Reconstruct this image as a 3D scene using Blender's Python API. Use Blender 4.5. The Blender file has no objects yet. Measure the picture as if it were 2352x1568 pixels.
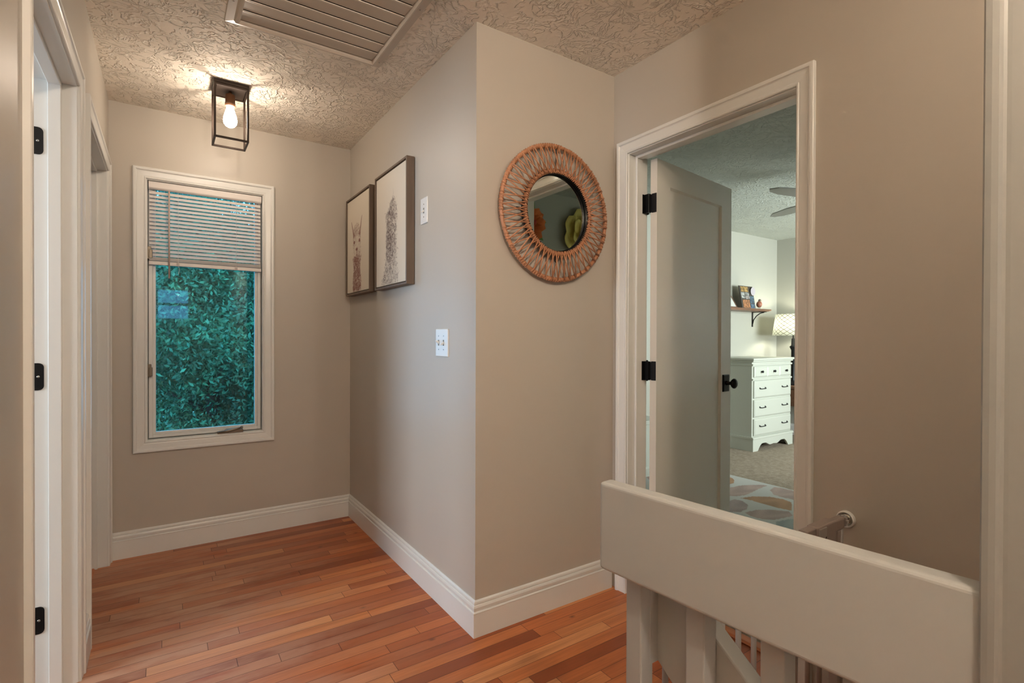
import bpy, bmesh, math, random
import numpy as np
from mathutils import Vector, Matrix
random.seed(7); rng = np.random.default_rng(7)
C = bpy.context.scene.collection
S = bpy.context.scene
PI = math.pi

# ---------------------------------------------------------------- camera
cam_d = bpy.data.cameras.new('camera'); cam = bpy.data.objects.new('camera', cam_d); C.objects.link(cam)
cam_d.sensor_width = 36.0; cam_d.lens = 1177.39 * 36.0 / 2352.0; cam_d.clip_start = 0.02; cam_d.clip_end = 200
RT = Vector((0.82870413, -0.5596781, 0.00314434)); UP = Vector((8.03216910e-04, 6.80730485e-03, 9.99976507e-01)); FW = Vector((0.55968636, 0.82868214, -0.00609078))
m = Matrix.Identity(4)
for r in range(3):
    m[r][0] = RT[r]; m[r][1] = UP[r]; m[r][2] = -FW[r]
m[2][3] = 1.187
cam.matrix_world = m
S.camera = cam
# ---------------------------------------------------------------- colour management / world
S.view_settings.view_transform = 'Standard'; S.view_settings.look = 'None'; S.view_settings.gamma = 1.0
S.view_settings.use_curve_mapping = False; S.view_settings.exposure = 1.5
w = bpy.data.worlds.new('dusk_sky'); S.world = w; w.use_nodes = True
bg = w.node_tree.nodes['Background']; bg.inputs[0].default_value = (0.28, 0.62, 1.0, 1); bg.inputs[1].default_value = 1.45
# ---------------------------------------------------------------- lights (rooms that open onto the hall)
def area(name, loc, rot, sx, sy, power, col):
    l = bpy.data.lights.new(name, 'AREA'); l.shape = 'RECTANGLE'; l.size = sx; l.size_y = sy; l.energy = power; l.color = col
    o = bpy.data.objects.new(name, l); o.location = loc; o.rotation_euler = rot; C.objects.link(o); return o
area('daylight_side_room', (-3.42, 1.35, 1.45), (0, -PI/2, 0), 1.3, 1.5, 45, (0.90, 0.94, 1.0))      # outside window_3, shining +x
area('daylight_bedroom', (5.25, -0.25, 1.45), (PI/2, 0, 0), 1.5, 1.2, 85, (0.90, 0.98, 0.93))            # outside window_2, shining +y
BULB_HALL = 37.0; BULB_STAIR_FILL = 120.0; BULB_ENTRY_FILL = 470.0
BULB_COL = (1.0, 0.84, 0.68)

# ================================================================ helpers
MATS = {}
def mat(name, col=(0.8, 0.8, 0.8), rough=0.5, metal=0.0, emis=None, estr=0.0, spec=None):
    if name in MATS: return MATS[name]
    M = bpy.data.materials.new(name); M.use_nodes = True
    b = M.node_tree.nodes['Principled BSDF']
    b.inputs['Base Color'].default_value = (*col, 1); b.inputs['Roughness'].default_value = rough; b.inputs['Metallic'].default_value = metal
    if spec is not None: b.inputs['Specular IOR Level'].default_value = spec
    if emis: b.inputs['Emission Color'].default_value = (*emis, 1); b.inputs['Emission Strength'].default_value = estr
    MATS[name] = M; return M
def nt(M): return M.node_tree.nodes, M.node_tree.links
class G:
    """tiny node graph helper"""
    def __init__(s, M): s.n, s.l = nt(M); s.b = s.n['Principled BSDF']
    def val(s, sock, v):
        if hasattr(v, 'is_output'): s.l.new(v, sock)
        else: sock.default_value = v
    def math(s, op, a, b=0.0, c=0.0, clamp=False):
        x = s.n.new('ShaderNodeMath'); x.operation = op; x.use_clamp = clamp
        s.val(x.inputs[0], a); s.val(x.inputs[1], b); s.val(x.inputs[2], c); return x.outputs[0]
    def coords(s): return s.n.new('ShaderNodeTexCoord').outputs['Object']
    def sep(s, v): x = s.n.new('ShaderNodeSeparateXYZ'); s.l.new(v, x.inputs[0]); return x.outputs
    def comb(s, x, y, z):
        c = s.n.new('ShaderNodeCombineXYZ'); s.val(c.inputs[0], x); s.val(c.inputs[1], y); s.val(c.inputs[2], z); return c.outputs[0]
    def noise(s, v, scale, detail=2.0, rough=0.5, dist=0.0):
        x = s.n.new('ShaderNodeTexNoise'); s.l.new(v, x.inputs['Vector']); x.inputs['Scale'].default_value = scale
        x.inputs['Detail'].default_value = detail; x.inputs['Roughness'].default_value = rough; x.inputs['Distortion'].default_value = dist
        return x.outputs['Fac']
    def ramp(s, f, stops):
        x = s.n.new('ShaderNodeValToRGB'); s.l.new(f, x.inputs[0]); e = x.color_ramp.elements
        while len(e) < len(stops): e.new(0.5)
        for i, (p, c) in enumerate(stops): e[i].position = p; e[i].color = (*c, 1)
        return x.outputs[0]
    def mix(s, f, a, b, mode='MIX'):
        x = s.n.new('ShaderNodeMix'); x.data_type = 'RGBA'; x.blend_type = mode
        s.val(x.inputs[0], f); s.val(x.inputs[6], a); s.val(x.inputs[7], b); return x.outputs[2]
    def bump(s, h, strength, dist):
        x = s.n.new('ShaderNodeBump'); x.inputs['Strength'].default_value = strength; x.inputs['Distance'].default_value = dist
        s.l.new(h, x.inputs['Height']); s.l.new(x.outputs[0], s.b.inputs['Normal'])

def paint(name, col, rough, bs=0.06, scale=260, var=0.03):
    M = mat(name, col, rough); g = G(M); co = g.coords()
    g.bump(g.noise(co, scale, 2), bs, 0.002)
    f = g.noise(co, 1.3, 3)
    g.l.new(g.mix(f, tuple(c*(1-var) for c in col)+(1,), tuple(min(1, c*(1+var)) for c in col)+(1,)), g.b.inputs['Base Color'])
    return M
WALL = paint('greige_wall_paint', (0.52, 0.475, 0.41), 0.42, 0.08, 330)
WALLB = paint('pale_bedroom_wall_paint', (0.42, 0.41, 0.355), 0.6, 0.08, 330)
TRIM = paint('white_trim_paint', (0.76, 0.76, 0.725), 0.28, 0.02, 120, 0.015)
GUARD = paint('cream_guard_paint', (0.44, 0.455, 0.45), 0.36, 0.05, 60, 0.03)
DOORP = paint('grey_door_paint', (0.74, 0.70, 0.62), 0.33, 0.02, 90, 0.02)
DRESS = paint('sage_white_dresser_paint', (0.52, 0.53, 0.46), 0.4, 0.02, 90, 0.03)
BLACK = mat('black_metal', (0.012, 0.012, 0.013), 0.38, 0.6)
BRONZE = paint('oiled_bronze', (0.030, 0.018, 0.012), 0.5, 0.03, 200, 0.2)
MATS['oiled_bronze'].node_tree.nodes['Principled BSDF'].inputs['Metallic'].default_value = 0.55
PLATE = mat('white_plastic', (0.78, 0.78, 0.76), 0.25)
GATEM = mat('taupe_gate_plastic', (0.34, 0.28, 0.25), 0.4)
GATEB = mat('grey_gate_metal', (0.42, 0.39, 0.37), 0.35, 0.2)
STEEL = mat('brushed_steel', (0.55, 0.54, 0.5), 0.25, 1.0)
PEWTER = mat('aged_pewter', (0.23, 0.19, 0.14), 0.4, 0.7)
BLIND = mat('blind_vinyl', (0.78, 0.73, 0.69), 0.4)
DARK = mat('dark_void', (0.02, 0.018, 0.015), 0.9)

def ceiling_mat(name, col, strength):
    M = mat(name, col, 0.75); g = G(M); co = g.coords()
    nz = g.n.new('ShaderNodeTexNoise'); g.l.new(co, nz.inputs['Vector']); nz.inputs['Scale'].default_value = 9; nz.inputs['Detail'].default_value = 2
    vs = g.n.new('ShaderNodeVectorMath'); vs.operation = 'SCALE'; vs.inputs['Scale'].default_value = 0.05; g.l.new(nz.outputs['Color'], vs.inputs[0])
    va = g.n.new('ShaderNodeVectorMath'); va.operation = 'ADD'; g.l.new(co, va.inputs[0]); g.l.new(vs.outputs[0], va.inputs[1])
    p = va.outputs[0]; x, y, z = g.sep(p); p2 = g.comb(x, y, 0.0)
    hs = []
    for sc, off in ((3.6, 0.0), (4.6, 3.7)):
        o2 = g.n.new('ShaderNodeVectorMath'); o2.operation = 'ADD'; g.l.new(p2, o2.inputs[0]); o2.inputs[1].default_value = (off, off*0.6, 0)
        v = g.n.new('ShaderNodeTexVoronoi'); v.voronoi_dimensions = '2D'; v.inputs['Scale'].default_value = sc; g.l.new(o2.outputs[0], v.inputs['Vector'])
        d = g.n.new('ShaderNodeVectorMath'); d.operation = 'SUBTRACT'; g.l.new(o2.outputs[0], d.inputs[0]); g.l.new(v.outputs['Position'], d.inputs[1])
        dx, dy, _ = g.sep(d.outputs[0])
        ang = g.math('ARCTAN2', dy, dx)
        dist = g.math('SQRT', g.math('ADD', g.math('MULTIPLY', dx, dx), g.math('MULTIPLY', dy, dy)))
        cr = g.sep(v.outputs['Color'])[0]
        q = g.comb(g.math('MULTIPLY', ang, 2.8), g.math('MULTIPLY', dist, 15.0), g.math('MULTIPLY', cr, 40.0))
        n = g.noise(q, 1.0, 2.5, 0.55)
        r = g.math('SUBTRACT', 1.0, g.math('DIVIDE', g.math('ABSOLUTE', g.math('SUBTRACT', n, 0.5)), 0.050), clamp=True)
        fade = g.math('MULTIPLY', r, g.math('MULTIPLY', dist, 22.0, clamp=True))
        br = g.math('GREATER_THAN', g.noise(q, 0.7, 1.0), 0.42)
        hs.append(g.math('MULTIPLY', fade, br))
    h = g.math('MAXIMUM', hs[0], g.math('MULTIPLY', hs[1], 0.7))
    h = g.math('ADD', h, g.math('MULTIPLY', g.noise(co, 45, 3), 0.22))
    g.bump(h, strength, 0.006)
    return M
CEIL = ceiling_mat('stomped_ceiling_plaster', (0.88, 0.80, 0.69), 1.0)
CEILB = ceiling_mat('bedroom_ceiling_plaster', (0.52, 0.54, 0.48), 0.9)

def wood_floor():
    M = mat('oak_strip_floor', (0.5, 0.2, 0.08), 0.38); g = G(M); co = g.coords(); x, y, z = g.sep(co)
    row = g.math('FLOOR', g.math('DIVIDE', g.math('ADD', y, 20.0), 0.0572))
    wn = g.n.new('ShaderNodeTexWhiteNoise'); wn.noise_dimensions = '1D'; g.l.new(row, wn.inputs['W'])
    ln = g.math('ADD', 0.55, g.math('MULTIPLY', wn.outputs['Value'], 0.5))
    u = g.math('DIVIDE', g.math('ADD', g.math('ADD', x, 30.0), g.math('MULTIPLY', g.sep(wn.outputs['Color'])[1], 3.0)), ln)
    seg = g.math('FLOOR', u)
    w2 = g.n.new('ShaderNodeTexWhiteNoise'); w2.noise_dimensions = '2D'; g.l.new(g.comb(row, seg, 0.0), w2.inputs['Vector'])
    rnd = w2.outputs['Value']; rnd2 = g.sep(w2.outputs['Color'])[2]
    base = g.ramp(rnd, [(0.0, (0.27, 0.064, 0.022)), (0.28, (0.41, 0.108, 0.034)), (0.6, (0.52, 0.148, 0.046)), (0.88, (0.63, 0.215, 0.072)), (1.0, (0.74, 0.33, 0.135))])
    gv = g.comb(g.math('ADD', g.math('MULTIPLY', x, 2.2), g.math('MULTIPLY', rnd, 37.0)), g.math('MULTIPLY', y, 42.0), g.math('MULTIPLY', rnd2, 11.0))
    gr = g.noise(gv, 1.0, 5, 0.6, 0.6)
    gv2 = g.comb(g.math('ADD', g.math('MULTIPLY', x, 5.0), g.math('MULTIPLY', rnd, 17.0)), g.math('MULTIPLY', y, 160.0), rnd2)
    gr2 = g.noise(gv2, 1.0, 3, 0.6)
    base = g.mix(g.math('MULTIPLY', g.ramp(gr, [(0.40, (0, 0, 0)), (0.68, (1, 1, 1))]), 0.40), base, (0.22, 0.062, 0.022, 1))
    base = g.mix(g.math('MULTIPLY', g.ramp(gr2, [(0.5, (0, 0, 0)), (0.75, (1, 1, 1))]), 0.28), base, (0.17, 0.05, 0.02, 1))
    # knots
    kn = g.n.new('ShaderNodeTexVoronoi'); kn.voronoi_dimensions = '2D'; kn.inputs['Scale'].default_value = 2.6; g.l.new(g.comb(g.math('MULTIPLY', x, 0.6), y, 0.0), kn.inputs['Vector'])
    kf = g.math('SUBTRACT', 1.0, g.math('DIVIDE', kn.outputs['Distance'], 0.03), clamp=True)
    base = g.mix(g.math('MULTIPLY', kf, 0.8), base, (0.07, 0.022, 0.012, 1))
    # worn, greyed finish (walked-on part by the doors)
    wx = g.math('SUBTRACT', 1.25, g.math('DIVIDE', x, 0.8), clamp=True)
    wear = g.math('MULTIPLY', g.math('MULTIPLY', wx, g.ramp(g.noise(g.comb(g.math('MULTIPLY', x, 2.0), g.math('MULTIPLY', y, 6.0), rnd), 1.5, 4, 0.65), [(0.30, (0, 0, 0)), (0.55, (1, 1, 1))])), g.math('ADD', 0.35, g.math('MULTIPLY', rnd2, 0.6)), clamp=True)
    base = g.mix(wear, base, (0.56, 0.32, 0.205, 1))
    # gaps
    fy = g.math('FRACT', g.math('DIVIDE', g.math('ADD', y, 20.0), 0.0572)); ey = g.math('MINIMUM', fy, g.math('SUBTRACT', 1.0, fy))
    fx = g.math('FRACT', u); ex = g.math('MULTIPLY', g.math('MINIMUM', fx, g.math('SUBTRACT', 1.0, fx)), ln)
    gy = g.math('LESS_THAN', ey, 0.02); gx = g.math('LESS_THAN', ex, 0.0011)
    gap = g.math('MAXIMUM', gy, gx)
    base = g.mix(g.math('MULTIPLY', gap, 0.75), base, (0.05, 0.018, 0.01, 1))
    g.l.new(base, g.b.inputs['Base Color'])
    rr = g.math('ADD', g.math('ADD', 0.36, g.math('MULTIPLY', g.noise(co, 14, 4, 0.7), 0.14)), g.math('MULTIPLY', wear, 0.22))
    g.l.new(rr, g.b.inputs['Roughness']); g.b.inputs['Specular IOR Level'].default_value = 0.38
    g.bump(g.math('SUBTRACT', g.math('MULTIPLY', gr2, 0.15), gap), 0.35, 0.0008)
    return M
FLOOR = wood_floor()
def wood(name, c1, c2, rough=0.45, axis=0):
    M = mat(name, c1, rough); g = G(M); co = g.coords(); s = list(g.sep(co))
    k = [40.0, 40.0, 40.0]; k[axis] = 3.0
    v = g.comb(*[g.math('MULTIPLY', s[i], k[i]) for i in range(3)])
    f = g.noise(v, 1.0, 5, 0.6, 0.5)
    g.l.new(g.ramp(f, [(0.3, c1), (0.7, c2)]), g.b.inputs['Base Color']); return M
SILLW = wood('oak_threshold', (0.62, 0.22, 0.075), (0.42, 0.13, 0.045), 0.35, 1)
FRAMEW = wood('taupe_frame_wood', (0.125, 0.085, 0.058), (0.175, 0.122, 0.085), 0.5, 2)
SHELFW = wood('walnut_shelf', (0.12, 0.055, 0.03), (0.21, 0.11, 0.065), 0.4, 0)
RATTAN = wood('orange_rattan', (0.55, 0.26, 0.135), (0.40, 0.175, 0.085), 0.45, 2)
def carpet_mat():
    M = mat('beige_plush_carpet', (0.4, 0.33, 0.25), 0.95); g = G(M); co = g.coords()
    f = g.noise(co, 26, 4, 0.7); f2 = g.noise(co, 180, 2)
    c = g.ramp(f, [(0.3, (0.27, 0.205, 0.145)), (0.7, (0.50, 0.41, 0.31))])
    g.l.new(g.mix(g.math('MULTIPLY', f2, 0.5), c, (0.22, 0.17, 0.12, 1)), g.b.inputs['Base Color'])
    g.bump(g.math('ADD', f2, f), 1.0, 0.012); return M
CARPET = carpet_mat()

def build(name, verts, faces, m, parent=None, smooth=False, bevel=0.0, seg=2, angle=35):
    me = bpy.data.meshes.new(name); me.from_pydata([tuple(v) for v in verts], [], faces)
    bm = bmesh.new(); bm.from_mesh(me); bmesh.ops.recalc_face_normals(bm, faces=bm.faces); bm.to_mesh(me); bm.free()
    for mm in (m if isinstance(m, (list, tuple)) else [m]): me.materials.append(mm)
    o = bpy.data.objects.new(name, me); C.objects.link(o)
    if parent is not None: o.parent = parent; o.matrix_parent_inverse = Matrix.Translation(-Vector(parent.location)) if parent.type == 'EMPTY' else Matrix.Identity(4)
    if smooth:
        for p in me.polygons: p.use_smooth = True
    if bevel > 0:
        b = o.modifiers.new('bevel', 'BEVEL'); b.width = bevel; b.segments = seg; b.limit_method = 'ANGLE'; b.angle_limit = math.radians(angle)
    return o
class MB:
    def __init__(s): s.v = []; s.f = []
    def add(s, vs, fs):
        k = len(s.v); s.v += [Vector(v) for v in vs]; s.f += [tuple(i + k for i in f) for f in fs]; return s
    def box(s, x0, x1, y0, y1, z0, z1):
        return s.add([(x0, y0, z0), (x1, y0, z0), (x1, y1, z0), (x0, y1, z0), (x0, y0, z1), (x1, y0, z1), (x1, y1, z1), (x0, y1, z1)],
                     [(0, 3, 2, 1), (4, 5, 6, 7), (0, 1, 5, 4), (1, 2, 6, 5), (2, 3, 7, 6), (3, 0, 4, 7)])
    def prism(s, poly, ax, a0, a1):
        """poly in the two other axes (cyclic order), extruded along axis ax"""
        n = len(poly)
        def P(u, v, a): return {'x': (a, u, v), 'y': (u, a, v), 'z': (u, v, a)}[ax]
        return s.add([P(u, v, a0) for u, v in poly] + [P(u, v, a1) for u, v in poly],
                     [tuple(range(n)), tuple(range(2*n-1, n-1, -1))] + [(i, (i+1) % n, n+(i+1) % n, n+i) for i in range(n)])
    def tube(s, pts, r, n=8, closed=False):
        pts = [Vector(p) for p in pts]; rings = []; N = len(pts); up = None
        for i, p in enumerate(pts):
            if closed: t = pts[(i+1) % N] - pts[i-1]
            else: t = pts[min(i+1, N-1)] - pts[max(i-1, 0)]
            t.normalize()
            if up is None: up = Vector((0, 0, 1)) if abs(t.z) < 0.9 else Vector((1, 0, 0))
            a = t.cross(up).normalized(); up = a.cross(t).normalized()
            rr = r[i] if isinstance(r, (list, tuple)) else r
            rings.append([p + (a*math.cos(2*PI*k/n) + up*math.sin(2*PI*k/n))*rr for k in range(n)])
        vs = [v for R in rings for v in R]; fs = []
        M = N if closed else N-1
        for i in range(M):
            j = (i+1) % N
            for k in range(n): fs.append((i*n+k, i*n+(k+1) % n, j*n+(k+1) % n, j*n+k))
        if not closed: fs += [tuple(range(n-1, -1, -1)), tuple((N-1)*n+k for k in range(n))]
        return s.add(vs, fs)
    def lathe(s, prof, c, axis='z', n=24):
        """prof: (r, h) along axis from c"""
        vs = []; fs = []; c = Vector(c)
        for r, h in prof:
            for k in range(n):
                a = 2*PI*k/n; u, v = r*math.cos(a), r*math.sin(a)
                vs.append(c + Vector({'z': (u, v, h), 'x': (h, u, v), 'y': (u, h, v), '-z': (u, v, -h), '-y': (u, -h, v), '-x': (-h, u, v)}[axis]))
        L = len(prof)
        for i in range(L-1):
            for k in range(n): fs.append((i*n+k, i*n+(k+1) % n, (i+1)*n+(k+1) % n, (i+1)*n+k))
        fs += [tuple(range(n)), tuple((L-1)*n+k for k in range(n))]
        return s.add(vs, fs)
    def grid(s, x0, x1, y0, y1, z0, z1, ax): pass
    def out(s, name, m, parent=None, **k): return build(name, s.v, s.f, m, parent, **k)
def thing(name, label, cat, loc, group=None):
    o = bpy.data.objects.new(name, None); o.location = loc; o.empty_display_size = 0.05; C.objects.link(o)
    o['label'] = label; o['category'] = cat
    if group: o['group'] = group
    bpy.context.view_layer.update(); return o
def tag(o, label, cat, group=None):
    o['label'] = label; o['category'] = cat
    if group: o['group'] = group
    return o
def struct(o, label=None):
    o['kind'] = 'structure'
    if label: o['label'] = label
    return o

# ---------------------------------------------------------------- measured planes
XL, XP, YM, XR, YB, H = -0.25, 1.0206, 1.768, 1.7795, 3.4453, 2.44
DH = 2.045                      # door head height
BX, BY0, BY1, BXL = 6.43, 0.0, 3.517, 1.895
ZLOW = -2.62

def wall(name, ax, p0, p1, a0, a1, z0, z1, holes, m, label=None):
    """slab between p0..p1 along its normal ax, spanning a0..a1, with rectangular holes (a,b,za,zb)"""
    As = sorted({a0, a1, *[h[0] for h in holes], *[h[1] for h in holes]}); Zs = sorted({z0, z1, *[h[2] for h in holes], *[h[3] for h in holes]})
    As = [a for a in As if a0 <= a <= a1]; Zs = [z for z in Zs if z0 <= z <= z1]
    b = bmesh.new()
    def solid(i, j):
        if i < 0 or j < 0 or i >= len(As)-1 or j >= len(Zs)-1: return False
        ca, cz = (As[i]+As[i+1])/2, (Zs[j]+Zs[j+1])/2
        return not any(h[0] < ca < h[1] and h[2] < cz < h[3] for h in holes)
    def P(p, a, z): return (p, a, z) if ax == 'x' else (a, p, z)
    cache = {}
    def V(p, a, z):
        k = (p, a, z)
        if k not in cache: cache[k] = b.verts.new(P(p, a, z))
        return cache[k]
    def F(*vs): b.faces.new([V(*v) for v in vs])
    for i in range(len(As)-1):
        for j in range(len(Zs)-1):
            if not solid(i, j): continue
            A0, A1, Z0, Z1 = As[i], As[i+1], Zs[j], Zs[j+1]
            for p in (p0, p1): F((p, A0, Z0), (p, A1, Z0), (p, A1, Z1), (p, A0, Z1))
            if not solid(i-1, j): F((p0, A0, Z0), (p1, A0, Z0), (p1, A0, Z1), (p0, A0, Z1))
            if not solid(i+1, j): F((p0, A1, Z0), (p1, A1, Z0), (p1, A1, Z1), (p0, A1, Z1))
            if not solid(i, j-1): F((p0, A0, Z0), (p1, A0, Z0), (p1, A1, Z0), (p0, A1, Z0))
            if not solid(i, j+1): F((p0, A0, Z1), (p1, A0, Z1), (p1, A1, Z1), (p0, A1, Z1))
    bmesh.ops.recalc_face_normals(b, faces=b.faces)
    me = bpy.data.meshes.new(name); b.to_mesh(me); b.free(); me.materials.append(m)
    o = bpy.data.objects.new(name, me); C.objects.link(o); return struct(o, label)

DA = (1.535, 2.29); DB = (2.56, 3.365); DR = (0.906, 1.675)
WIN = (-0.088, 0.493, 0.617, 2.053)
LT = 0.115
wall('wall_left', 'x', XL-LT, XL, -3.0, YB+LT, 0, H, [(*DA, -1, DH), (*DB, -1, DH)], WALL)
wall('wall_back', 'y', YB, YB+LT, XL, XP+LT, 0, H, [WIN], WALL)
wall('wall_picture', 'x', XP, XP+LT, YM, YB, 0, H, [], WALL)
wall('wall_mirror', 'y', YM, YM+LT, XP+LT, XR, 0, H, [], WALL)
wall('wall_right', 'x', XR, BXL, -3.0, BY1, ZLOW, H, [(*DR, -0.1, DH)], WALL)
wall('wall_behind', 'y', -3.115, -3.0, XL-LT, BXL, ZLOW, H, [(-0.15, 0.35, 1.45, 2.0)], WALL)
wall('wall_stair', 'x', 0.812, 0.926, -3.0, 0.186, ZLOW, H, [], WALL)
wall('wall_understair', 'y', 0.72, 0.80, 0.926, XR, ZLOW, -0.25, [], WALL)
wall('wall_understair_side', 'x', 0.80, 0.926, 0.186, 0.80, ZLOW, -0.25, [], WALL)
# bedroom shell
wall('wall_bedroom_back', 'y', BY1, BY1+0.1, BXL, BX+0.1, 0, H, [], WALLB)
wall('wall_bedroom_right', 'x', BX, BX+0.1, BY0, BY1, 0, H, [], WALLB)
wall('wall_bedroom_front', 'y', BY0-0.1, BY0, BXL, BX+0.1, 0, H, [(4.5, 6.0, 0.85, 2.05)], WALLB)
lin = wall('wall_bedroom_left', 'x', BXL, BXL+0.006, BY0, BY1, 0, H, [(DR[0]-0.001, DR[1]+0.001, -0.1, DH+0.001)], WALLB)
# side room A and linen room B
wall('wall_sideroom_left', 'x', -3.4, -3.3, -0.6, 2.40, 0, H, [(0.6, 2.1, 0.8, 2.1)], WALL)
wall('wall_sideroom_front', 'y', -0.7, -0.6, -3.4, XL-LT, 0, H, [], WALL)
wall('wall_partition', 'y', 2.40, 2.50, -3.3, XL-LT, 0, H, [], WALL)
wall('wall_closet_left', 'x', -1.5, -1.4, 2.50, YB+LT, 0, H, [], WALL)
wall('wall_closet_back', 'y', YB, YB+LT, -1.4, XL-LT, 0, H, [], WALL)
# ceiling and floors
struct(MB().box(-3.4, XR+0.02, -3.115, YB+LT, H, H+0.1).out('ceiling', CEIL), 'stomp-textured plaster ceiling of the hall')
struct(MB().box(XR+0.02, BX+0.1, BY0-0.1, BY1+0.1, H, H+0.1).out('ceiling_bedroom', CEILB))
fl = MB().prism([(XL-LT-0.0, -3.0), (0.87, -3.0), (0.87, 0.74), (XR, 0.74), (XR, YM), (XP, YM), (XP, YB), (XL-LT, YB)], 'z', -0.25, 0)
struct(fl.out('floor', FLOOR), 'orange oak strip floor')
struct(MB().box(-3.3, XL-LT, -0.6, YB, -0.25, 0).out('floor_sideroom', CARPET))
struct(MB().box(XR+0.0, BXL, DR[0], DR[1], -0.1, 0.0).out('floor_doorway', FLOOR))
struct(MB().box(BXL, BX, BY0, BY1, -0.25, 0.008).out('floor_bedroom', CARPET), 'beige plush carpet')
struct(MB().box(0.87, XR, -3.0, 0.8, ZLOW, ZLOW+0.02).out('floor_lower', FLOOR))
struct(MB().prism([(1.868, 0.0), (1.90, 0.0), (1.902, 0.014), (1.870, 0.012), (1.864, 0.004)], 'y', DR[0], DR[1]).out('trim_threshold', SILLW), 'oak door threshold')
struct(MB().prism([(-0.365, 0.0), (-0.300, 0.0), (-0.304, 0.008), (-0.36, 0.012)], 'y', *DB).out('trim_threshold', SILLW))
struct(MB().prism([(-0.365, 0.0), (-0.300, 0.0), (-0.304, 0.008), (-0.36, 0.012)], 'y', *DA).out('trim_threshold', SILLW))
# stairs going down towards the camera
st = MB()
for i in range(12):
    st.box(0.93, XR-0.002, 0.72-0.26*(i+1)-0.03, 0.72-0.26*i, -0.205*(i+1)-0.03, -0.205*(i+1))
    st.box(0.93, XR-0.002, 0.72-0.26*i-0.02, 0.72-0.26*i, -0.205*(i+1), -0.205*i-0.03 if i else -0.001)
struct(st.out('stairs', SILLW), 'wooden stair flight descending behind the guard')

# ---------------------------------------------------------------- trim profiles
CAS = [(0, 0), (0, 0.008), (0.003, 0.0105), (0.007, 0.0105), (0.009, 0.008), (0.011, 0.008), (0.014, 0.009), (0.036, 0.0115), (0.040, 0.0115), (0.043, 0.0135), (0.046, 0.0175), (0.052, 0.0185), (0.058, 0.0175), (0.060, 0.015), (0.060, 0)]
def sweep(b, rings, closed_path, cap=True):
    """rings: list over path points of lists of 3-D profile points"""
    n = len(rings[0]); vs = [v for r in rings for v in r]; fs = []; N = len(rings)
    for i in range(N if closed_path else N-1):
        j = (i+1) % N
        for k in range(n): fs.append((i*n+k, i*n+(k+1) % n, j*n+(k+1) % n, j*n+k))
    if not closed_path: fs += [tuple(range(n)), tuple((N-1)*n+k for k in range(n))]
    b.add(vs, fs)
def casing_door(name, a1, a2, zt, fn, prof=CAS, w=1.0):
    b = MB(); r = []
    for (a, s, z, sz) in ((a1, -1, 0, 0), (a1, -1, zt, 1), (a2, 1, zt, 1), (a2, 1, 0, 0)):
        r.append([fn(a+s*u, z+sz*u, v*w) for u, v in prof])
    sweep(b, r, False); return struct(b.out(name, TRIM))
casing_door('trim_1', DA[0], DA[1], DH, lambda a, z, v: (XL+v*0.85, a, z))
casing_door('trim_2', DB[0], DB[1], DH, lambda a, z, v: (XL+v*0.85, a, z))
casing_door('trim_3', DR[0], DR[1], DH, lambda a, z, v: (XR-v, a, z))
casing_door('trim_3_rear', DR[0], DR[1], DH, lambda a, z, v: (BXL+0.006+v, a, z))
def jamb(name, x_hall, x_room, y0, y1, xs0, xs1):
    """lining board of a door opening and its stop (xs0..xs1); a hair proud of the wall"""
    t = 0.004; b = MB(); lo, hi = min(x_hall, x_room), max(x_hall, x_room)
    b.box(lo, hi, y0-0.001, y0+t, 0, DH); b.box(lo, hi, y1-t, y1+0.001, 0, DH); b.box(lo, hi, y0+t, y1-t, DH-t, DH+0.001)
    s = 0.012
    b.box(xs0, xs1, y0+t, y0+t+s, 0, DH-t); b.box(xs0, xs1, y1-t-s, y1-t, 0, DH-t); b.box(xs0, xs1, y0+t+s, y1-t-s, DH-t-s, DH-t)
    return struct(b.out(name, TRIM, bevel=0.002, seg=1))
jamb('trim_4', XL+0.001, XL-LT, *DA, -0.325, -0.290)
jamb('trim_5', XL+0.001, XL-LT, *DB, -0.325, -0.290)
jamb('trim_6', XR-0.001, BXL+0.006, *DR, 1.822, 1.860)

BASE = [(0, 0), (0.014, 0), (0.014, 0.094), (0.0155, 0.097), (0.0135, 0.100), (0.0095, 0.101), (0.0115, 0.108), (0.0125, 0.117), (0.010, 0.124), (0.0065, 0.126), (0.0085, 0.131), (0.0075, 0.138), (0.003, 0.1425), (0, 0.143)]
def baseboard(name, A, B, n, sa=0, sb=0, label=None):
    A = Vector((*A, 0)); B = Vector((*B, 0)); d = (B-A).normalized(); n = Vector((*n, 0)); b = MB()
    sweep(b, [[A + n*t + d*(sa*t) + Vector((0, 0, z)) for t, z in BASE], [B + n*t - d*(sb*t) + Vector((0, 0, z)) for t, z in BASE]], False)
    o = b.out(name, TRIM); return struct(o, label)
baseboard('baseboard_back', (XL, YB), (XP, YB), (0, -1), 1, 1)
baseboard('baseboard_picture', (XP, YB), (XP, YM), (-1, 0), 1, -1)
baseboard('baseboard_mirror', (XP, YM), (XR, YM), (0, -1), -1, 1)
baseboard('baseboard_left', (XL, DA[1]+0.06), (XL, DB[0]-0.06), (1, 0))
baseboard('baseboard_left_near', (XL, -3.0), (XL, DA[0]-0.06), (1, 0))
baseboard('baseboard_stair', (0.812, -3.0), (0.812, 0.12), (-1, 0))
baseboard('baseboard_bedroom_back', (BXL+0.006, BY1), (BX, BY1), (0, -1), 0, 1)
baseboard('baseboard_bedroom_right', (BX, BY1), (BX, BY0), (-1, 0), 1, 1)
baseboard('baseboard_bedroom_front', (BX, BY0), (BXL+0.006, BY0), (0, 1), 1, 0)
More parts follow.
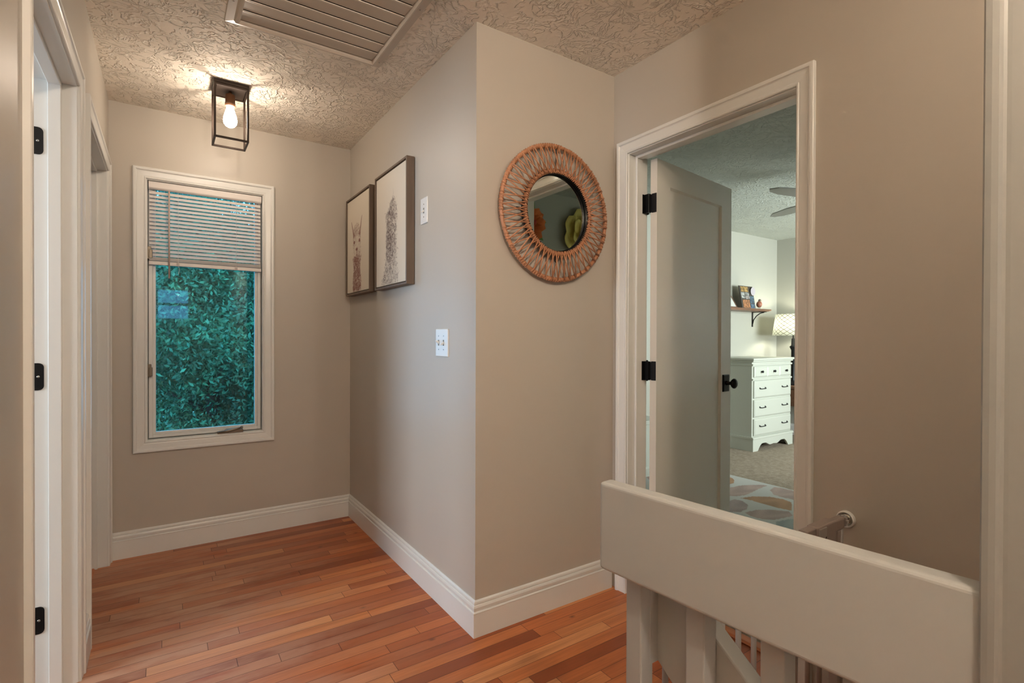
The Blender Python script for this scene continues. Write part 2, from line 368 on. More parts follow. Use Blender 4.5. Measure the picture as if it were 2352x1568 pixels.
# cased end of the stair wall (right edge of the picture)
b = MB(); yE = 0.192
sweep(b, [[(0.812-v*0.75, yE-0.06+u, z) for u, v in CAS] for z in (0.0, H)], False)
SHADED_TRIM = paint('shaded_grey_trim_paint', (0.30, 0.305, 0.29), 0.4, 0.04, 120, 0.03)  # grey trim paint darkened to stand for the weaker light on this wall end
struct(b.out('trim_7', SHADED_TRIM), 'painted casing on the stair wall end')
struct(MB().box(0.812, 0.926, 0.186, 0.192, 0, H).out('trim_8', SHADED_TRIM))

# ---------------------------------------------------------------- window
def rectframe(b, x0, x1, z0, z1, w, y0, y1):
    b.box(x0, x0+w, y0, y1, z0, z1); b.box(x1-w, x1, y0, y1, z0, z1); b.box(x0+w, x1-w, y0, y1, z0, z0+w); b.box(x0+w, x1-w, y0, y1, z1-w, z1); return b
W = thing('window_1', 'white casement window with half-drawn blind at the hall end', 'window', ((WIN[0]+WIN[1])/2, YB, WIN[2])); W['kind'] = 'structure'
b = MB(); r = []
for (a, sx, z, sz) in ((WIN[0], -1, WIN[2], -1), (WIN[0], -1, WIN[3], 1), (WIN[1], 1, WIN[3], 1), (WIN[1], 1, WIN[2], -1)):
    r.append([(a+sx*u, YB-v, z+sz*u) for u, v in CAS])
sweep(b, r, True); b.out('window_casing', TRIM, W)
b = MB(); t = 0.006
rectframe(b, WIN[0]-0.001, WIN[1]+0.001, WIN[2]-0.001, WIN[3]+0.001, t, YB-0.001, YB+LT)
rectframe(b, WIN[0]+t, WIN[1]-t, WIN[2]+t, WIN[3]-t, 0.012, YB+0.055, YB+LT)
b.out('window_frame', TRIM, W, bevel=0.001, seg=1)
b = MB(); rectframe(b, WIN[0]+0.010, WIN[1]-0.010, WIN[2]+0.010, WIN[3]-0.010, 0.018, YB+0.030, YB+0.056)
rectframe(b, WIN[0]+0.028, WIN[1]-0.028, WIN[2]+0.028, WIN[3]-0.028, 0.014, YB+0.038, YB+0.062)
sash = b.out('sash', TRIM, W, bevel=0.002, seg=2)
GL = bpy.data.materials.new('window_glass'); GL.use_nodes = True; n_, l_ = nt(GL); n_.remove(n_['Principled BSDF'])
tr = n_.new('ShaderNodeBsdfTransparent'); tr.inputs[0].default_value = (0.66, 0.95, 1.0, 1); gs = n_.new('ShaderNodeBsdfGlossy'); gs.inputs['Roughness'].default_value = 0.02
fr = n_.new('ShaderNodeFresnel'); fr.inputs[0].default_value = 1.55; mx = n_.new('ShaderNodeMixShader')
l_.new(fr.outputs[0], mx.inputs[0]); l_.new(tr.outputs[0], mx.inputs[1]); l_.new(gs.outputs[0], mx.inputs[2]); l_.new(mx.outputs[0], n_['Material Output'].inputs[0])
MB().box(WIN[0]+0.040, WIN[1]-0.040, YB+0.048, YB+0.052, WIN[2]+0.040, WIN[3]-0.040).out('pane', GL, sash)
# hardware
b = MB(); b.prism([(0.250, 0.622), (0.384, 0.622), (0.384, 0.640), (0.35, 0.645), (0.30, 0.645), (0.285, 0.636), (0.250, 0.634)], 'y', YB-0.006, YB+0.034)
cr = b.out('crank_operator', PEWTER, W, bevel=0.003)
b = MB(); b.tube([(0.255, YB-0.010, 0.633), (0.30, YB-0.014, 0.636), (0.34, YB-0.016, 0.646), (0.372, YB-0.016, 0.651)], [0.006, 0.007, 0.006, 0.005]); b.lathe([(0.0, 0), (0.006, 0.001), (0.0085, 0.006), (0.006, 0.012), (0, 0.013)], (0.374, YB-0.012, 0.653), '-y', 12)
b.out('crank_handle', PEWTER, cr, smooth=True)
for zc in (1.003, 1.652):
    b = MB(); b.box(WIN[0]+0.004, WIN[0]+0.022, YB+0.004, YB+0.032, zc-0.035, zc+0.035); b.box(WIN[0]+0.010, WIN[0]+0.028, YB+0.000, YB+0.012, zc-0.030, zc+0.018)
    b.out('sash_lock', PEWTER, W, bevel=0.003)

# blind (hangs inside the window recess)
BL = thing('window_blind', 'half-raised pale mini blind hanging in the hall window', 'blind', (0.2, YB+0.012, 2.045))
bx0, bx1 = WIN[0]+0.010, WIN[1]-0.010
MB().prism([(YB+0.004, 2.003), (YB-0.002, 2.010), (YB-0.002, 2.038), (YB+0.003, 2.045), (YB+0.028, 2.045), (YB+0.028, 2.003)], 'x', bx0, bx1).out('head_rail', BLIND, BL, bevel=0.002)
b = MB(); z = 1.985; k = 0; pitch = 0.0213
while z > 1.628:
    pts = []
    for i in range(7):
        q = i/6*2-1; pts.append((YB+0.014 + q*0.0052 + 0.0025*(1-q*q), z + q*0.0086))
    top = [(p[0], p[1]) for p in pts]; poly = top + [(p[0]+0.0006, p[1]-0.0004) for p in reversed(top)]
    b.prism(poly, 'x', bx0+0.004, bx1-0.004); z -= pitch; k += 1
b.out('slats', BLIND, BL)
b = MB()
for i in range(7): b.box(bx0+0.003, bx1-0.003, YB+0.001, YB+0.026, 1.611+i*0.0028, 1.6125+i*0.0028)
b.prism([(YB+0.001, 1.588), (YB+0.026, 1.588), (YB+0.026, 1.606), (YB+0.013, 1.610), (YB+0.001, 1.606)], 'x', bx0+0.002, bx1-0.002)
b.out('bottom_rail', BLIND, BL)
WANDM = mat('beige_wand', (0.55, 0.44, 0.38), 0.4)
b = MB(); b.tube([(0.016, YB-0.006, 2.0), (0.016, YB-0.006, 1.515)], 0.0048, 6); b.out('tilt_wand', WANDM, BL, smooth=True)
b = MB(); b.tube([(0.016, YB-0.006, 1.515), (0.016, YB-0.006, 1.503)], [0.003, 0.0042], 6); b.out('wand_tip', mat('teal_tip', (0.01, 0.12, 0.14), 0.4), BL)
for cx in (0.058, 0.347):
    b = MB(); b.tube([(cx, YB-0.001, 2.0), (cx+0.001, YB-0.001, 1.8), (cx, YB-0.001, 1.606)], 0.0008, 5)
    for i in range(9):
        a = i*1.7; b.tube([(cx+0.009*math.cos(a), YB-0.004, 1.600+0.012*math.sin(a)), (cx+0.003*math.cos(a+1), YB-0.006, 1.600+0.003*math.sin(a*2)), (cx+0.009*math.cos(a+2.4), YB-0.004, 1.598+0.011*math.sin(a+2.4))], 0.0008, 4)
    if cx < 0.1: b.tube([(cx, YB-0.005, 1.59), (cx+0.006, YB-0.005, 1.57), (cx+0.002, YB-0.005, 1.545), (cx-0.001, YB-0.005, 1.54)], 0.0008, 4)
    b.out('lift_cord', BLIND, BL)

# other windows
GLC = GL.copy(); GLC.name = 'clear_glass'
for nn in GLC.node_tree.nodes:
    if nn.type == 'BSDF_TRANSPARENT': nn.inputs[0].default_value = (0.97, 0.97, 0.97, 1)
def simple_window(name, fn, a0, a1, z0, z1, label):
    o = thing(name, label, 'window', fn((a0+a1)/2, 0, z0)); o['kind'] = 'structure'
    b = MB(); t = 0.045
    def bx(A0, A1, Z0, Z1, d0=0.0, d1=0.05):
        p, q = fn(A0, d0, Z0), fn(A1, d1, Z1); b.box(min(p[0], q[0]), max(p[0], q[0]), min(p[1], q[1]), max(p[1], q[1]), Z0, Z1)
    bx(a0, a0+t, z0, z1); bx(a1-t, a1, z0, z1); bx(a0+t, a1-t, z0, z0+t); bx(a0+t, a1-t, z1-t, z1); bx(a0+t, a1-t, (z0+z1)/2-0.02, (z0+z1)/2+0.02)
    b.out('sash', TRIM, o); b = MB()
    bx(a0+t, a1-t, z0+t, z1-t, 0.02, 0.024); b.out('pane', GLC, o); return o
simple_window('window_2', lambda a, d, z: (a, BY0-0.03-d, z), 4.5, 6.0, 0.85, 2.05, 'bedroom window in the wall facing the dresser')
simple_window('window_3', lambda a, d, z: (-3.33-d, a, z), 0.6, 2.1, 0.8, 2.1, 'side room window beyond the near left doorway')
simple_window('window_4', lambda a, d, z: (a, -3.03-d, z), -0.15, 0.35, 1.45, 2.0, 'small high window at the hall end behind the viewer')

# ---------------------------------------------------------------- hinges and doors
def hinge_leaf_round(b, y, x0, x1, z0, z1, th):
    """flat leaf in the xz plane at y, outer (x1) corners rounded"""
    r = 0.014; s = 1 if x1 > x0 else -1; P = [(x0, z0), (x1-s*r, z0)]
    P += [(x1-s*r+s*r*math.sin(a), z0+r-r*math.cos(a)) for a in [PI/8*i for i in range(1, 5)]]
    P += [(x1-s*r+s*r*math.cos(a), z1-r+r*math.sin(a)) for a in [PI/8*i for i in range(0, 5)]]
    P += [(x0, z1)]
    b.prism(P, 'y', y-th, y)
# door_1: bedroom door, hinged on the far jamb, swung into the bedroom
HX, HY = BXL+0.008, 1.645
D1 = thing('door_1', 'grey-white single-panel door swung open into the bedroom', 'door', (HX, HY, 0.0)); D1['kind'] = 'structure'
ang = math.atan2(1.704-1.609, 2.636-1.902)
ca, sa = math.cos(ang), math.sin(ang)
P0 = Vector((1.902, 1.609, 0))      # hall-facing face, hinge side
def DP(u, v, z): return (P0.x + ca*u - sa*v, P0.y + sa*u + ca*v, z)     # u along the door, v depth away from the hall
def dbox(b, u0, u1, v0, v1, z0, z1):
    b.add([DP(u0, v0, z0), DP(u1, v0, z0), DP(u1, v1, z0), DP(u0, v1, z0), DP(u0, v0, z1), DP(u1, v0, z1), DP(u1, v1, z1), DP(u0, v1, z1)],
          [(0, 3, 2, 1), (4, 5, 6, 7), (0, 1, 5, 4), (1, 2, 6, 5), (2, 3, 7, 6), (3, 0, 4, 7)])
DW, DT, Z0, Z1, STL, RT_, RB = 0.742, 0.035, 0.012, 2.030, 0.112, 0.115, 0.20
b = MB()
dbox(b, 0, STL, 0, DT, Z0, Z1); dbox(b, DW-STL, DW, 0, DT, Z0, Z1); dbox(b, STL, DW-STL, 0, DT, Z0, Z0+RB); dbox(b, STL, DW-STL, 0, DT, Z1-RT_, Z1)
slab = b.out('door_frame', DOORP, D1)
b = MB(); dbox(b, STL-0.002, DW-STL+0.002, 0.012, DT-0.012, Z0+RB-0.002, Z1-RT_+0.002)
# bevelled sticking around the panel
i0, i1, zA, zB = STL, DW-STL, Z0+RB, Z1-RT_
o_ = [(i0, zA), (i1, zA), (i1, zB), (i0, zB)]; q_ = [(i0+0.008, zA+0.008), (i1-0.008, zA+0.008), (i1-0.008, zB-0.008), (i0+0.008, zB-0.008)]
vs = [DP(u, 0.001, z) for u, z in o_] + [DP(u, 0.0118, z) for u, z in q_] + [DP(u, 0.0125, z) for u, z in o_]
b.add(vs, [(i, (i+1) % 4, 4+(i+1) % 4, 4+i) for i in range(4)] + [(4+i, 4+(i+1) % 4, 8+(i+1) % 4, 8+i) for i in range(4)])
b.out('door_panel', DOORP, D1)
for zc in (0.25, 1.036, 1.825):
    b = MB(); hinge_leaf_round(b, DR[1]-0.0045, 1.868, 1.905, zc-0.045, zc+0.045, 0.003)
    # leaf on the door edge
    a = MB(); 
    vsl = [DP(-0.0025, v, z) for v, z in [(0.002, zc-0.045), (0.026, zc-0.045), (0.032, zc-0.038), (0.032, zc+0.038), (0.026, zc+0.045), (0.002, zc+0.045)]]
    vsl += [DP(0.0, v, z) for v, z in [(0.002, zc-0.045), (0.026, zc-0.045), (0.032, zc-0.038), (0.032, zc+0.038), (0.026, zc+0.045), (0.002, zc+0.045)]]
    b.add(vsl, [tuple(range(6)), tuple(range(11, 5, -1))] + [(i, (i+1) % 6, 6+(i+1) % 6, 6+i) for i in range(6)])
    hp = DP(-0.006, 0.036, 0); b.lathe([(0.0, -0.05), (0.004, -0.049), (0.0065, -0.045), (0.0065, 0.045), (0.004, 0.049), (0, 0.05)], (1.899, 1.662, zc), 'z', 12)
    # visible leaf wrapped round the door's corner
    b.box(1.880, 1.9, 1.640, 1.666, zc-0.044, zc+0.044)
    b.out('hinge', BLACK, D1, bevel=0.0008, seg=1)
# knob set
kz = 0.943; ku = DW-0.062
b = MB(); 
vs = []
for v in (0.0, -0.006, -0.009):
    e = 0.0 if v > -0.007 else 0.004
    vs += [DP(ku-0.033+e, v, kz-0.047+e), DP(ku+0.033-e, v, kz-0.047+e), DP(ku+0.033-e, v, kz+0.047-e), DP(ku-0.033+e, v, kz+0.047-e)]
b.add(vs, [(0, 1, 2, 3), (8, 9, 10, 11)] + [(r*4+i, r*4+(i+1) % 4, r*4+4+(i+1) % 4, r*4+4+i) for r in range(2) for i in range(4)])
rose = b.out('door_rose', BLACK, D1)
prof = [(0.0, 0.008), (0.013, 0.009), (0.011, 0.016), (0.009, 0.026), (0.011, 0.034), (0.022, 0.040), (0.028, 0.048), (0.027, 0.056), (0.018, 0.063), (0.0, 0.065)]
b = MB(); vs = []; n = 24
for r_, h in prof:
    for k in range(n): a = 2*PI*k/n; vs.append(DP(ku + r_*math.cos(a), -h, kz + r_*math.sin(a)))
b.add(vs, [(i*n+k, i*n+(k+1) % n, (i+1)*n+(k+1) % n, (i+1)*n+k) for i in range(len(prof)-1) for k in range(n)])
b.out('door_knob', BLACK, D1, smooth=True)
# door_2: side-room door folded back inside the side room, hinges left on the far jamb
D2 = thing('door_2', 'white door folded back inside the near left side room', 'door', (-0.372, 2.29, 0)); D2['kind'] = 'structure'
b = MB(); b.box(-1.19, -0.385, 2.30, 2.335, 0.012, 2.03); b.out('door_frame', DOORP, D2, bevel=0.002, seg=1)
for zc in (0.245, 1.055, 1.835):
    b = MB(); hinge_leaf_round(b, DA[1]-0.0045, -0.366, -0.336, zc-0.045, zc+0.045, 0.0025); hg = b.out('hinge', BLACK, D2)
    b = MB(); b.lathe([(0.0, 0), (0.004, 0.0), (0.004, 0.0015), (0.002, 0.002), (0, 0.0015)], (-0.350, DA[1]-0.007, zc), '-y', 12)
    b.out('screw', STEEL, hg, smooth=True)

# ---------------------------------------------------------------- ceiling lights
def cage_light(x0, y0, s, zb, label, strength, bulbz):
    L = thing('ceiling_light', label, 'ceiling light', (x0+s/2, y0+s/2, H)); x1, y1 = x0+s, y0+s
    b = MB(); b.box(x0, x1, y0, y1, H-0.018, H+0.001); b.box(x0+0.012, x1-0.012, y0+0.012, y1-0.012, H-0.026, H-0.018); b.out('canopy', BRONZE, L, bevel=0.0015, seg=1)
    b = MB(); t = 0.0088
    for px in (x0, x1-t):
        for py in (y0, y1-t): b.box(px, px+t, py, py+t, zb, H-0.018)
    for z in (zb, H-0.028):
        b.box(x0+t, x1-t, y0, y0+t, z, z+t); b.box(x0+t, x1-t, y1-t, y1, z, z+t); b.box(x0, x0+t, y0+t, y1-t, z, z+t); b.box(x1-t, x1, y0+t, y1-t, z, z+t)
    b.out('cage', BRONZE, L)
    cx, cy = x0+s/2, y0+s/2
    SOCK = wood('aged_brass_socket', (0.22, 0.10, 0.045), (0.15, 0.07, 0.035), 0.4, 2)
    b = MB(); b.lathe([(0.0, 0), (0.007, 0), (0.007, 0.012), (0.021, 0.013), (0.022, 0.016), (0.022, 0.052), (0.0235, 0.053), (0.0235, 0.070), (0.019, 0.070), (0.0, 0.066)], (cx, cy, H-0.024), '-z', 24)
    b.out('socket', SOCK, L, smooth=True)
    E = mat('glowing_filament_bulb_%d' % strength, (1, 1, 1), 0.3, 0, BULB_COL, strength)
    b = MB(); b.lathe([(0.0, -0.004), (0.0135, 0.0), (0.015, 0.010), (0.022, 0.035), (0.029, 0.058), (0.0315, 0.076), (0.029, 0.092), (0.020, 0.104), (0.008, 0.110), (0.0, 0.111)], (cx, cy, bulbz), '-z', 24)
    b.out('bulb', E, L, smooth=True); return L
cage_light(0.193, 2.858, 0.152, 2.158, 'lit open-cage bronze ceiling light with bare bulb near the hall window', BULB_HALL, H-0.088)
cage_light(1.22, -0.42, 0.152, 2.158, 'lit open-cage bronze ceiling light added unseen above the stairwell as fill', BULB_STAIR_FILL, H-0.088)  # unseen lamp, added as fill and to cast the mirror's shadow
cage_light(0.14, -0.56, 0.152, 2.158, 'lit open-cage bronze ceiling light added unseen behind the viewer as fill', BULB_ENTRY_FILL, H-0.088)  # unseen lamp, added only to brighten the near hall

# ---------------------------------------------------------------- ceiling return grille
VM = paint('beige_grille_enamel', (0.60, 0.53, 0.45), 0.28, 0.02, 80, 0.05)
V = thing('ceiling_vent', 'large beige louvred fan grille on the hall ceiling', 'vent', (0.5, 1.85, H))
vx0, vx1, vy0, vy1 = 0.192, 0.818, 1.36, 2.318
b = MB(); r = []
VP_ = [(0, 0.0), (0, 0.004), (0.002, 0.006), (0.030, 0.008), (0.036, 0.020), (0.044, 0.024), (0.050, 0.018), (0.050, 0.0)]   # inward offset, drop
for (x, sx, y, sy) in ((vx0, 1, vy0, 1), (vx1, -1, vy0, 1), (vx1, -1, vy1, -1), (vx0, 1, vy1, -1)):
    r.append([(x+sx*u, y+sy*u, H-v) for u, v in VP_])
sweep(b, r, True); b.out('grille_frame', VM, V)
MB().box(vx0+0.05, vx1-0.05, vy0+0.05, vy1-0.05, H-0.003, H-0.0005).out('grille_backing', DARK, V)
y = vy1-0.052; i = 0
while y - 0.075 > vy0+0.045:
    b = MB(); y2 = y-0.0765
    b.prism([(y-0.0012, H-0.0085), (y-0.0030, H-0.0098), (y2+0.012, H-0.0122), (y2+0.004, H-0.0142), (y2+0.0012, H-0.0135), (y2+0.0004, H-0.0112), (y2+0.010, H-0.0100), (y-0.003, H-0.0078)], 'x', vx0+0.051, vx1-0.051)
    b.out('louvre', VM, V); y = y2; i += 1
for sx, sy in ((vx0+0.016, vy1-0.16), (vx1-0.016, vy1-0.05), (vx0+0.016, vy1-0.55), (vx1-0.016, vy1-0.5)):
    b = MB(); b.lathe([(0.0, 0.0), (0.0045, 0.0), (0.004, 0.002), (0, 0.003)], (sx, sy, H-0.0065), '-z', 10); b.out('screw', STEEL, V, smooth=True)

# ---------------------------------------------------------------- light switches on the picture wall
def toggle(b, y, z, up):
    s = 1 if up else -1
    b.prism([(XP-0.006, z-0.005), (XP-0.006, z+0.005), (XP-0.022, z+s*0.010+0.003), (XP-0.022, z+s*0.010-0.003)], 'y', y-0.0035, y+0.0035) if False else b.add(
        [(XP-0.005, y-0.004, z-0.006), (XP-0.005, y+0.004, z-0.006), (XP-0.005, y+0.004, z+0.006), (XP-0.005, y-0.004, z+0.006),
         (XP-0.021, y-0.003, z+s*0.009-0.003), (XP-0.021, y+0.003, z+s*0.009-0.003), (XP-0.021, y+0.003, z+s*0.009+0.003), (XP-0.021, y-0.003, z+s*0.009+0.003)],
        [(0, 1, 2, 3), (7, 6, 5, 4), (0, 1, 5, 4), (1, 2, 6, 5), (2, 3, 7, 6), (3, 0, 4, 7)])
def switch(label, y0, y1, z0, z1, togs, ups):
    o = thing('light_switch', label, 'light switch', (XP, (y0+y1)/2, (z0+z1)/2))
    MB().box(XP-0.006, XP+0.001, y0, y1, z0, z1).out('wall_plate', PLATE, o, bevel=0.003)
    for ty, up in zip(togs, ups):
        zc = (z0+z1)/2
        b = MB(); b.box(XP-0.0068, XP-0.005, ty-0.0055, ty+0.0055, zc-0.013, zc+0.013); b.out('slot', mat('switch_slot', (0.25, 0.24, 0.2), 0.5), o)
        b = MB(); toggle(b, ty, zc, up); b.out('toggle', PLATE, o, bevel=0.0008, seg=1)
        for sz in (-0.030, 0.030):
            b = MB(); b.lathe([(0, 0), (0.003, 0), (0.0025, 0.001), (0, 0.0013)], (XP-0.006, ty, zc+sz), '-x', 10); b.out('screw', STEEL, o)
switch('white single toggle switch beside the right picture frame', 2.216, 2.292, 1.730, 1.853, [2.254], [False])
switch('white double toggle switch, lower one near the wall corner', 2.001, 2.122, 1.105, 1.228, [2.090, 2.042], [True, False])

# ---------------------------------------------------------------- alpaca prints
def vgrid(name, fn, col, parent, thick=None):
    """col: (nv, nu, 3) linear colours; fn(u,v)->xyz"""
    nv, nu = col.shape[:2]; us = np.linspace(0, 1, nu); vsn = np.linspace(0, 1, nv)
    verts = [fn(u, v) for v in vsn for u in us]
    faces = [(j*nu+i, j*nu+i+1, (j+1)*nu+i+1, (j+1)*nu+i) for j in range(nv-1) for i in range(nu-1)]
    me = bpy.data.meshes.new(name); me.from_pydata(verts, [], faces)
    ca_ = me.color_attributes.new('print', 'FLOAT_COLOR', 'POINT')
    a = np.ones((nv*nu, 4), np.float32); a[:, :3] = col.reshape(-1, 3); ca_.data.foreach_set('color', a.ravel())
    mm = bpy.data.materials.new(name+'_ink'); mm.use_nodes = True; n2, l2 = nt(mm); at = n2.new('ShaderNodeAttribute'); at.attribute_name = 'print'
    l2.new(at.outputs['Color'], n2['Principled BSDF'].inputs['Base Color']); n2['Principled BSDF'].inputs['Roughness'].default_value = 0.7
    me.materials.append(mm); o = bpy.data.objects.new(name, me); C.objects.link(o)
    if parent is not None: o.parent = parent; o.matrix_parent_inverse = Matrix.Translation(-Vector(parent.location))
    return o
def strokes(img, poly_mask, n, ln, wd, dark, dirf, seed, sx=1.0):
    r = np.random.default_rng(seed); nv, nu = img.shape; c = 0; tries = 0
    while c < n and tries < n*30:
        tries += 1
        u, v = r.random(), r.random(); d = poly_mask(u, v)
        if r.random() > d: continue
        a = dirf(u, v) + r.normal(0, 0.45); L = ln*(0.5+r.random()); k = r.normal(0, 3.0)
        st_ = 10; dk = dark*(0.4+0.8*r.random())
        for s in range(st_):
            t = s/(st_-1); aa = a+k*t*0.3; x = (u+math.cos(aa)*L*t)*nu; y = (v+math.sin(aa)*L*t*0.74)*nv
            xi, yi = int(x), int(y)
            if 1 <= xi < nu-2 and 1 <= yi < nv-2:
                img[yi, xi] += dk*(1-abs(2*t-1)*0.7)
                if wd > 1: img[yi, xi+1] += dk*0.5*(1-abs(2*t-1))
        c += 1
def soft(x, a, b): return np.clip((x-a)/(b-a), 0, 1)
NU, NV = 150, 205
U, Vv = np.meshgrid(np.linspace(0, 1, NU), np.linspace(0, 1, NV))
PAPER = np.array((0.70, 0.63, 0.52)); INK = np.array((0.17, 0.085, 0.07))
def blob(cx, cy, rx, ry, p=2.0): return np.clip(1-(np.abs((U-cx)/rx)**p + np.abs((Vv-cy)/ry)**p), 0, 1)
# front view (far picture)
im = np.zeros((NV, NU))
def m1(u, v):
    if v < 0.36: c, w_ = 0.455, 0.165+0.02*math.sin(v*20)
    elif v < 0.60: c, w_ = 0.45, 0.16
    elif v < 0.71: c, w_ = 0.45, 0.145*math.sqrt(max(0, 1-((v-0.60)/0.12)**2))
    else: return 0
    e = abs(u-c)/max(w_, 1e-3)
    if e > 1.08: return 0
    f = 1.0 if v < 0.37 else (0.10 if v < 0.58 else 0.45)
    if 0.36 < v < 0.58 and e > 0.8: f = 0.30
    return f
strokes(im, m1, 1900, 0.035, 1, 0.42, lambda u, v: PI/2 + (u-0.45)*2.0, 3)
base1 = np.clip(1-np.abs((U-0.452)/(0.175))**4, 0, 1)*np.where(Vv < 0.37, 0.17, np.where(Vv < 0.70, 0.07, 0))
im += base1*soft(0.71-Vv, 0, 0.05)
for (x0, y0, x1, y1, wdt) in ((0.315, 0.60, 0.20, 0.76, 0.045), (0.585, 0.60, 0.68, 0.77, 0.045)):
    t = np.clip(((U-x0)*(x1-x0)+(Vv-y0)*(y1-y0))/((x1-x0)**2+(y1-y0)**2), 0, 1); d = np.hypot(U-(x0+t*(x1-x0)), (Vv-(y0+t*(y1-y0)))*1.3)
    im += np.clip(1-d/(wdt*(1-0.75*t)+0.004), 0, 1)*0.85
for e in ((0.335, 0.53, 0.035, 0.022), (0.565, 0.53, 0.032, 0.022)): im += blob(*e)*1.6
im += blob(0.45, 0.447, 0.050, 0.022)*1.2 + blob(0.45, 0.415, 0.012, 0.03)*1.1 + blob(0.45, 0.388, 0.035, 0.010)*1.0
im1 = np.clip(im, 0, 1)
# back/side view (near picture)
im = np.zeros((NV, NU))
def prof2(v):
    xs = [0.03, 0.12, 0.22, 0.38, 0.53, 0.62, 0.68, 0.72, 0.745]
    l_ = [0.20, 0.26, 0.34, 0.345, 0.35, 0.34, 0.43, 0.50, 0.57]; r_ = [0.75, 0.73, 0.70, 0.69, 0.71, 0.71, 0.69, 0.66, 0.62]
    return np.interp(v, xs, l_), np.interp(v, xs, r_)
def m2(u, v):
    if v > 0.745: return 0
    a, b_ = prof2(v)
    if u < a or u > b_: return 0
    q = 1.0 if u < (a+b_)/2+0.06 else 0.55
    return q*(0.55 if v < 0.22 else 1.0)
strokes(im, m2, 1900, 0.04, 1, 0.38, lambda u, v: 0.9 + 1.2*math.sin(v*30+u*8), 5)
strokes(im, m2, 90, 0.085, 2, 0.75, lambda u, v: 0.95 + 0.4*math.sin(v*17), 6)
L_, R_ = prof2(Vv); inside = soft(U-L_, -0.01, 0.05)*soft(R_-U, -0.01, 0.06)*soft(0.75-Vv, 0, 0.04)
im += inside*np.where(Vv < 0.22, 0.10, 0.15)
im2 = np.clip(im, 0, 1)
def art(label, y0, y1, z0, z1, img, ink):
    """y0 far, y1 near"""
    o = thing('picture_frame', label, 'picture', (XP, (y0+y1)/2, z0)); d0, d1 = XP-0.045, XP-0.004
    b = MB(); t = 0.011
    b.box(d0, d1, y1, y1+t, z0, z1); b.box(d0, d1, y0-t, y0, z0, z1); b.box(d0, d1, y1+t, y0-t, z0, z0+t); b.box(d0, d1, y1+t, y0-t, z1-t, z1)
    b.out('frame', FRAMEW, o, bevel=0.001, seg=1)
    MB().box(XP-0.012, XP-0.008, y1+t, y0-t, z0+t, z1-t).out('backing', mat('frame_shadow_gap', (0.04, 0.02, 0.015), 0.8), o)
    g = 0.006; ya, yb, za, zb = y0-t-g, y1+t+g, z0+t+g, z1-t-g
    cv = MB().box(XP-0.039, XP-0.010, yb, ya, za, zb).out('canvas', mat('canvas_white', (0.70, 0.63, 0.52), 0.8), o, bevel=0.001, seg=1)
    col = PAPER[None, None, :]*(1-img[..., None]) + ink[None, None, :]*img[..., None]
    pr = vgrid('alpaca_print', lambda u, v: (XP-0.0396, ya+(yb-ya)*u, za+(zb-za)*v), col, None); pr.parent = cv
    return o
art('framed front-view alpaca print, left of the two, nearest the wall corner', 3.385, 2.920, 1.457, 2.076, im1, INK*np.array((1.3, 0.9, 0.8)))
art('framed woolly alpaca print seen from behind, right of the two', 2.831, 2.369, 1.453, 2.081, im2, np.array((0.13, 0.085, 0.075)))

# ---------------------------------------------------------------- rattan mirror
MC = Vector((1.409, YM, 1.731)); RO, RI = 0.296, 0.172
MR = thing('wall_mirror_round', 'round mirror in a woven orange rattan sunburst ring', 'mirror', (MC.x, YM, MC.z)); MR.name = 'rattan_mirror'
def MP(r_, a, d): return (MC.x + r_*math.cos(a), YM-d, MC.z + r_*math.sin(a))
GLM = mat('mirror_silver', (0.80, 0.84, 0.80), 0.01, 1.0)
b = MB(); n = 64; b.add([MP(RI-0.010, 2*PI*k/n, 0.018) for k in range(n)] + [MP(RI-0.010, 2*PI*k/n, 0.0225) for k in range(n)], [tuple(range(n)), tuple(range(2*n-1, n-1, -1))] + [(i, (i+1) % n, n+(i+1) % n, n+i) for i in range(n)])
b.out('mirror_glass', GLM, MR)
b = MB(); vs = []
pr_ = [(RI-0.006, 0.020), (RI-0.006, 0.040), (RI+0.006, 0.040), (RI+0.006, 0.012), (RI-0.012, 0.012), (RI-0.012, 0.018)]
sweep(b, [[MP(r_, 2*PI*k/n, d) for r_, d in pr_] for k in range(n)], True); b.out('glass_rim', BLACK, MR)
# rings
b = MB(); b.tube([MP(RO-0.008, 2*PI*k/96, 0.026) for k in range(96)], 0.0085, 10, closed=True)
for k in range(150):           # wrapped binding
    if random.random() < 0.22: continue
    a = 2*PI*k/150; c_ = Vector(MP(RO-0.008, a, 0.026)); er = Vector((math.cos(a), 0, math.sin(a))); ed = Vector((0, -1, 0)); et = Vector((-math.sin(a), 0, math.cos(a)))
    b.tube([c_ + er*0.0092*math.cos(q) + ed*0.0092*math.sin(q) + et*0.004*(q/PI-0.5) for q in [2*PI*i/8 for i in range(9)]], 0.0024, 5)
b.out('outer_ring', RATTAN, MR, smooth=True)
b = MB(); b.tube([MP(RI+0.006, 2*PI*k/96, 0.040) for k in range(96)], 0.006, 8, closed=True)
for k in range(120):
    a = 2*PI*(k+random.random()*0.4)/120; c_ = Vector(MP(RI+0.006, a, 0.038)); er = Vector((math.cos(a), 0, math.sin(a))); ed = Vector((0, -1, 0)); et = Vector((-math.sin(a), 0, math.cos(a)))
    b.tube([c_ + er*0.010*math.cos(q) + ed*0.009*math.sin(q) + et*0.004*(q/PI-0.5) for q in [2*PI*i/8 for i in range(9)]], 0.0026, 5)
b.out('inner_ring', RATTAN, MR, smooth=True)
b = MB(); NS = 52
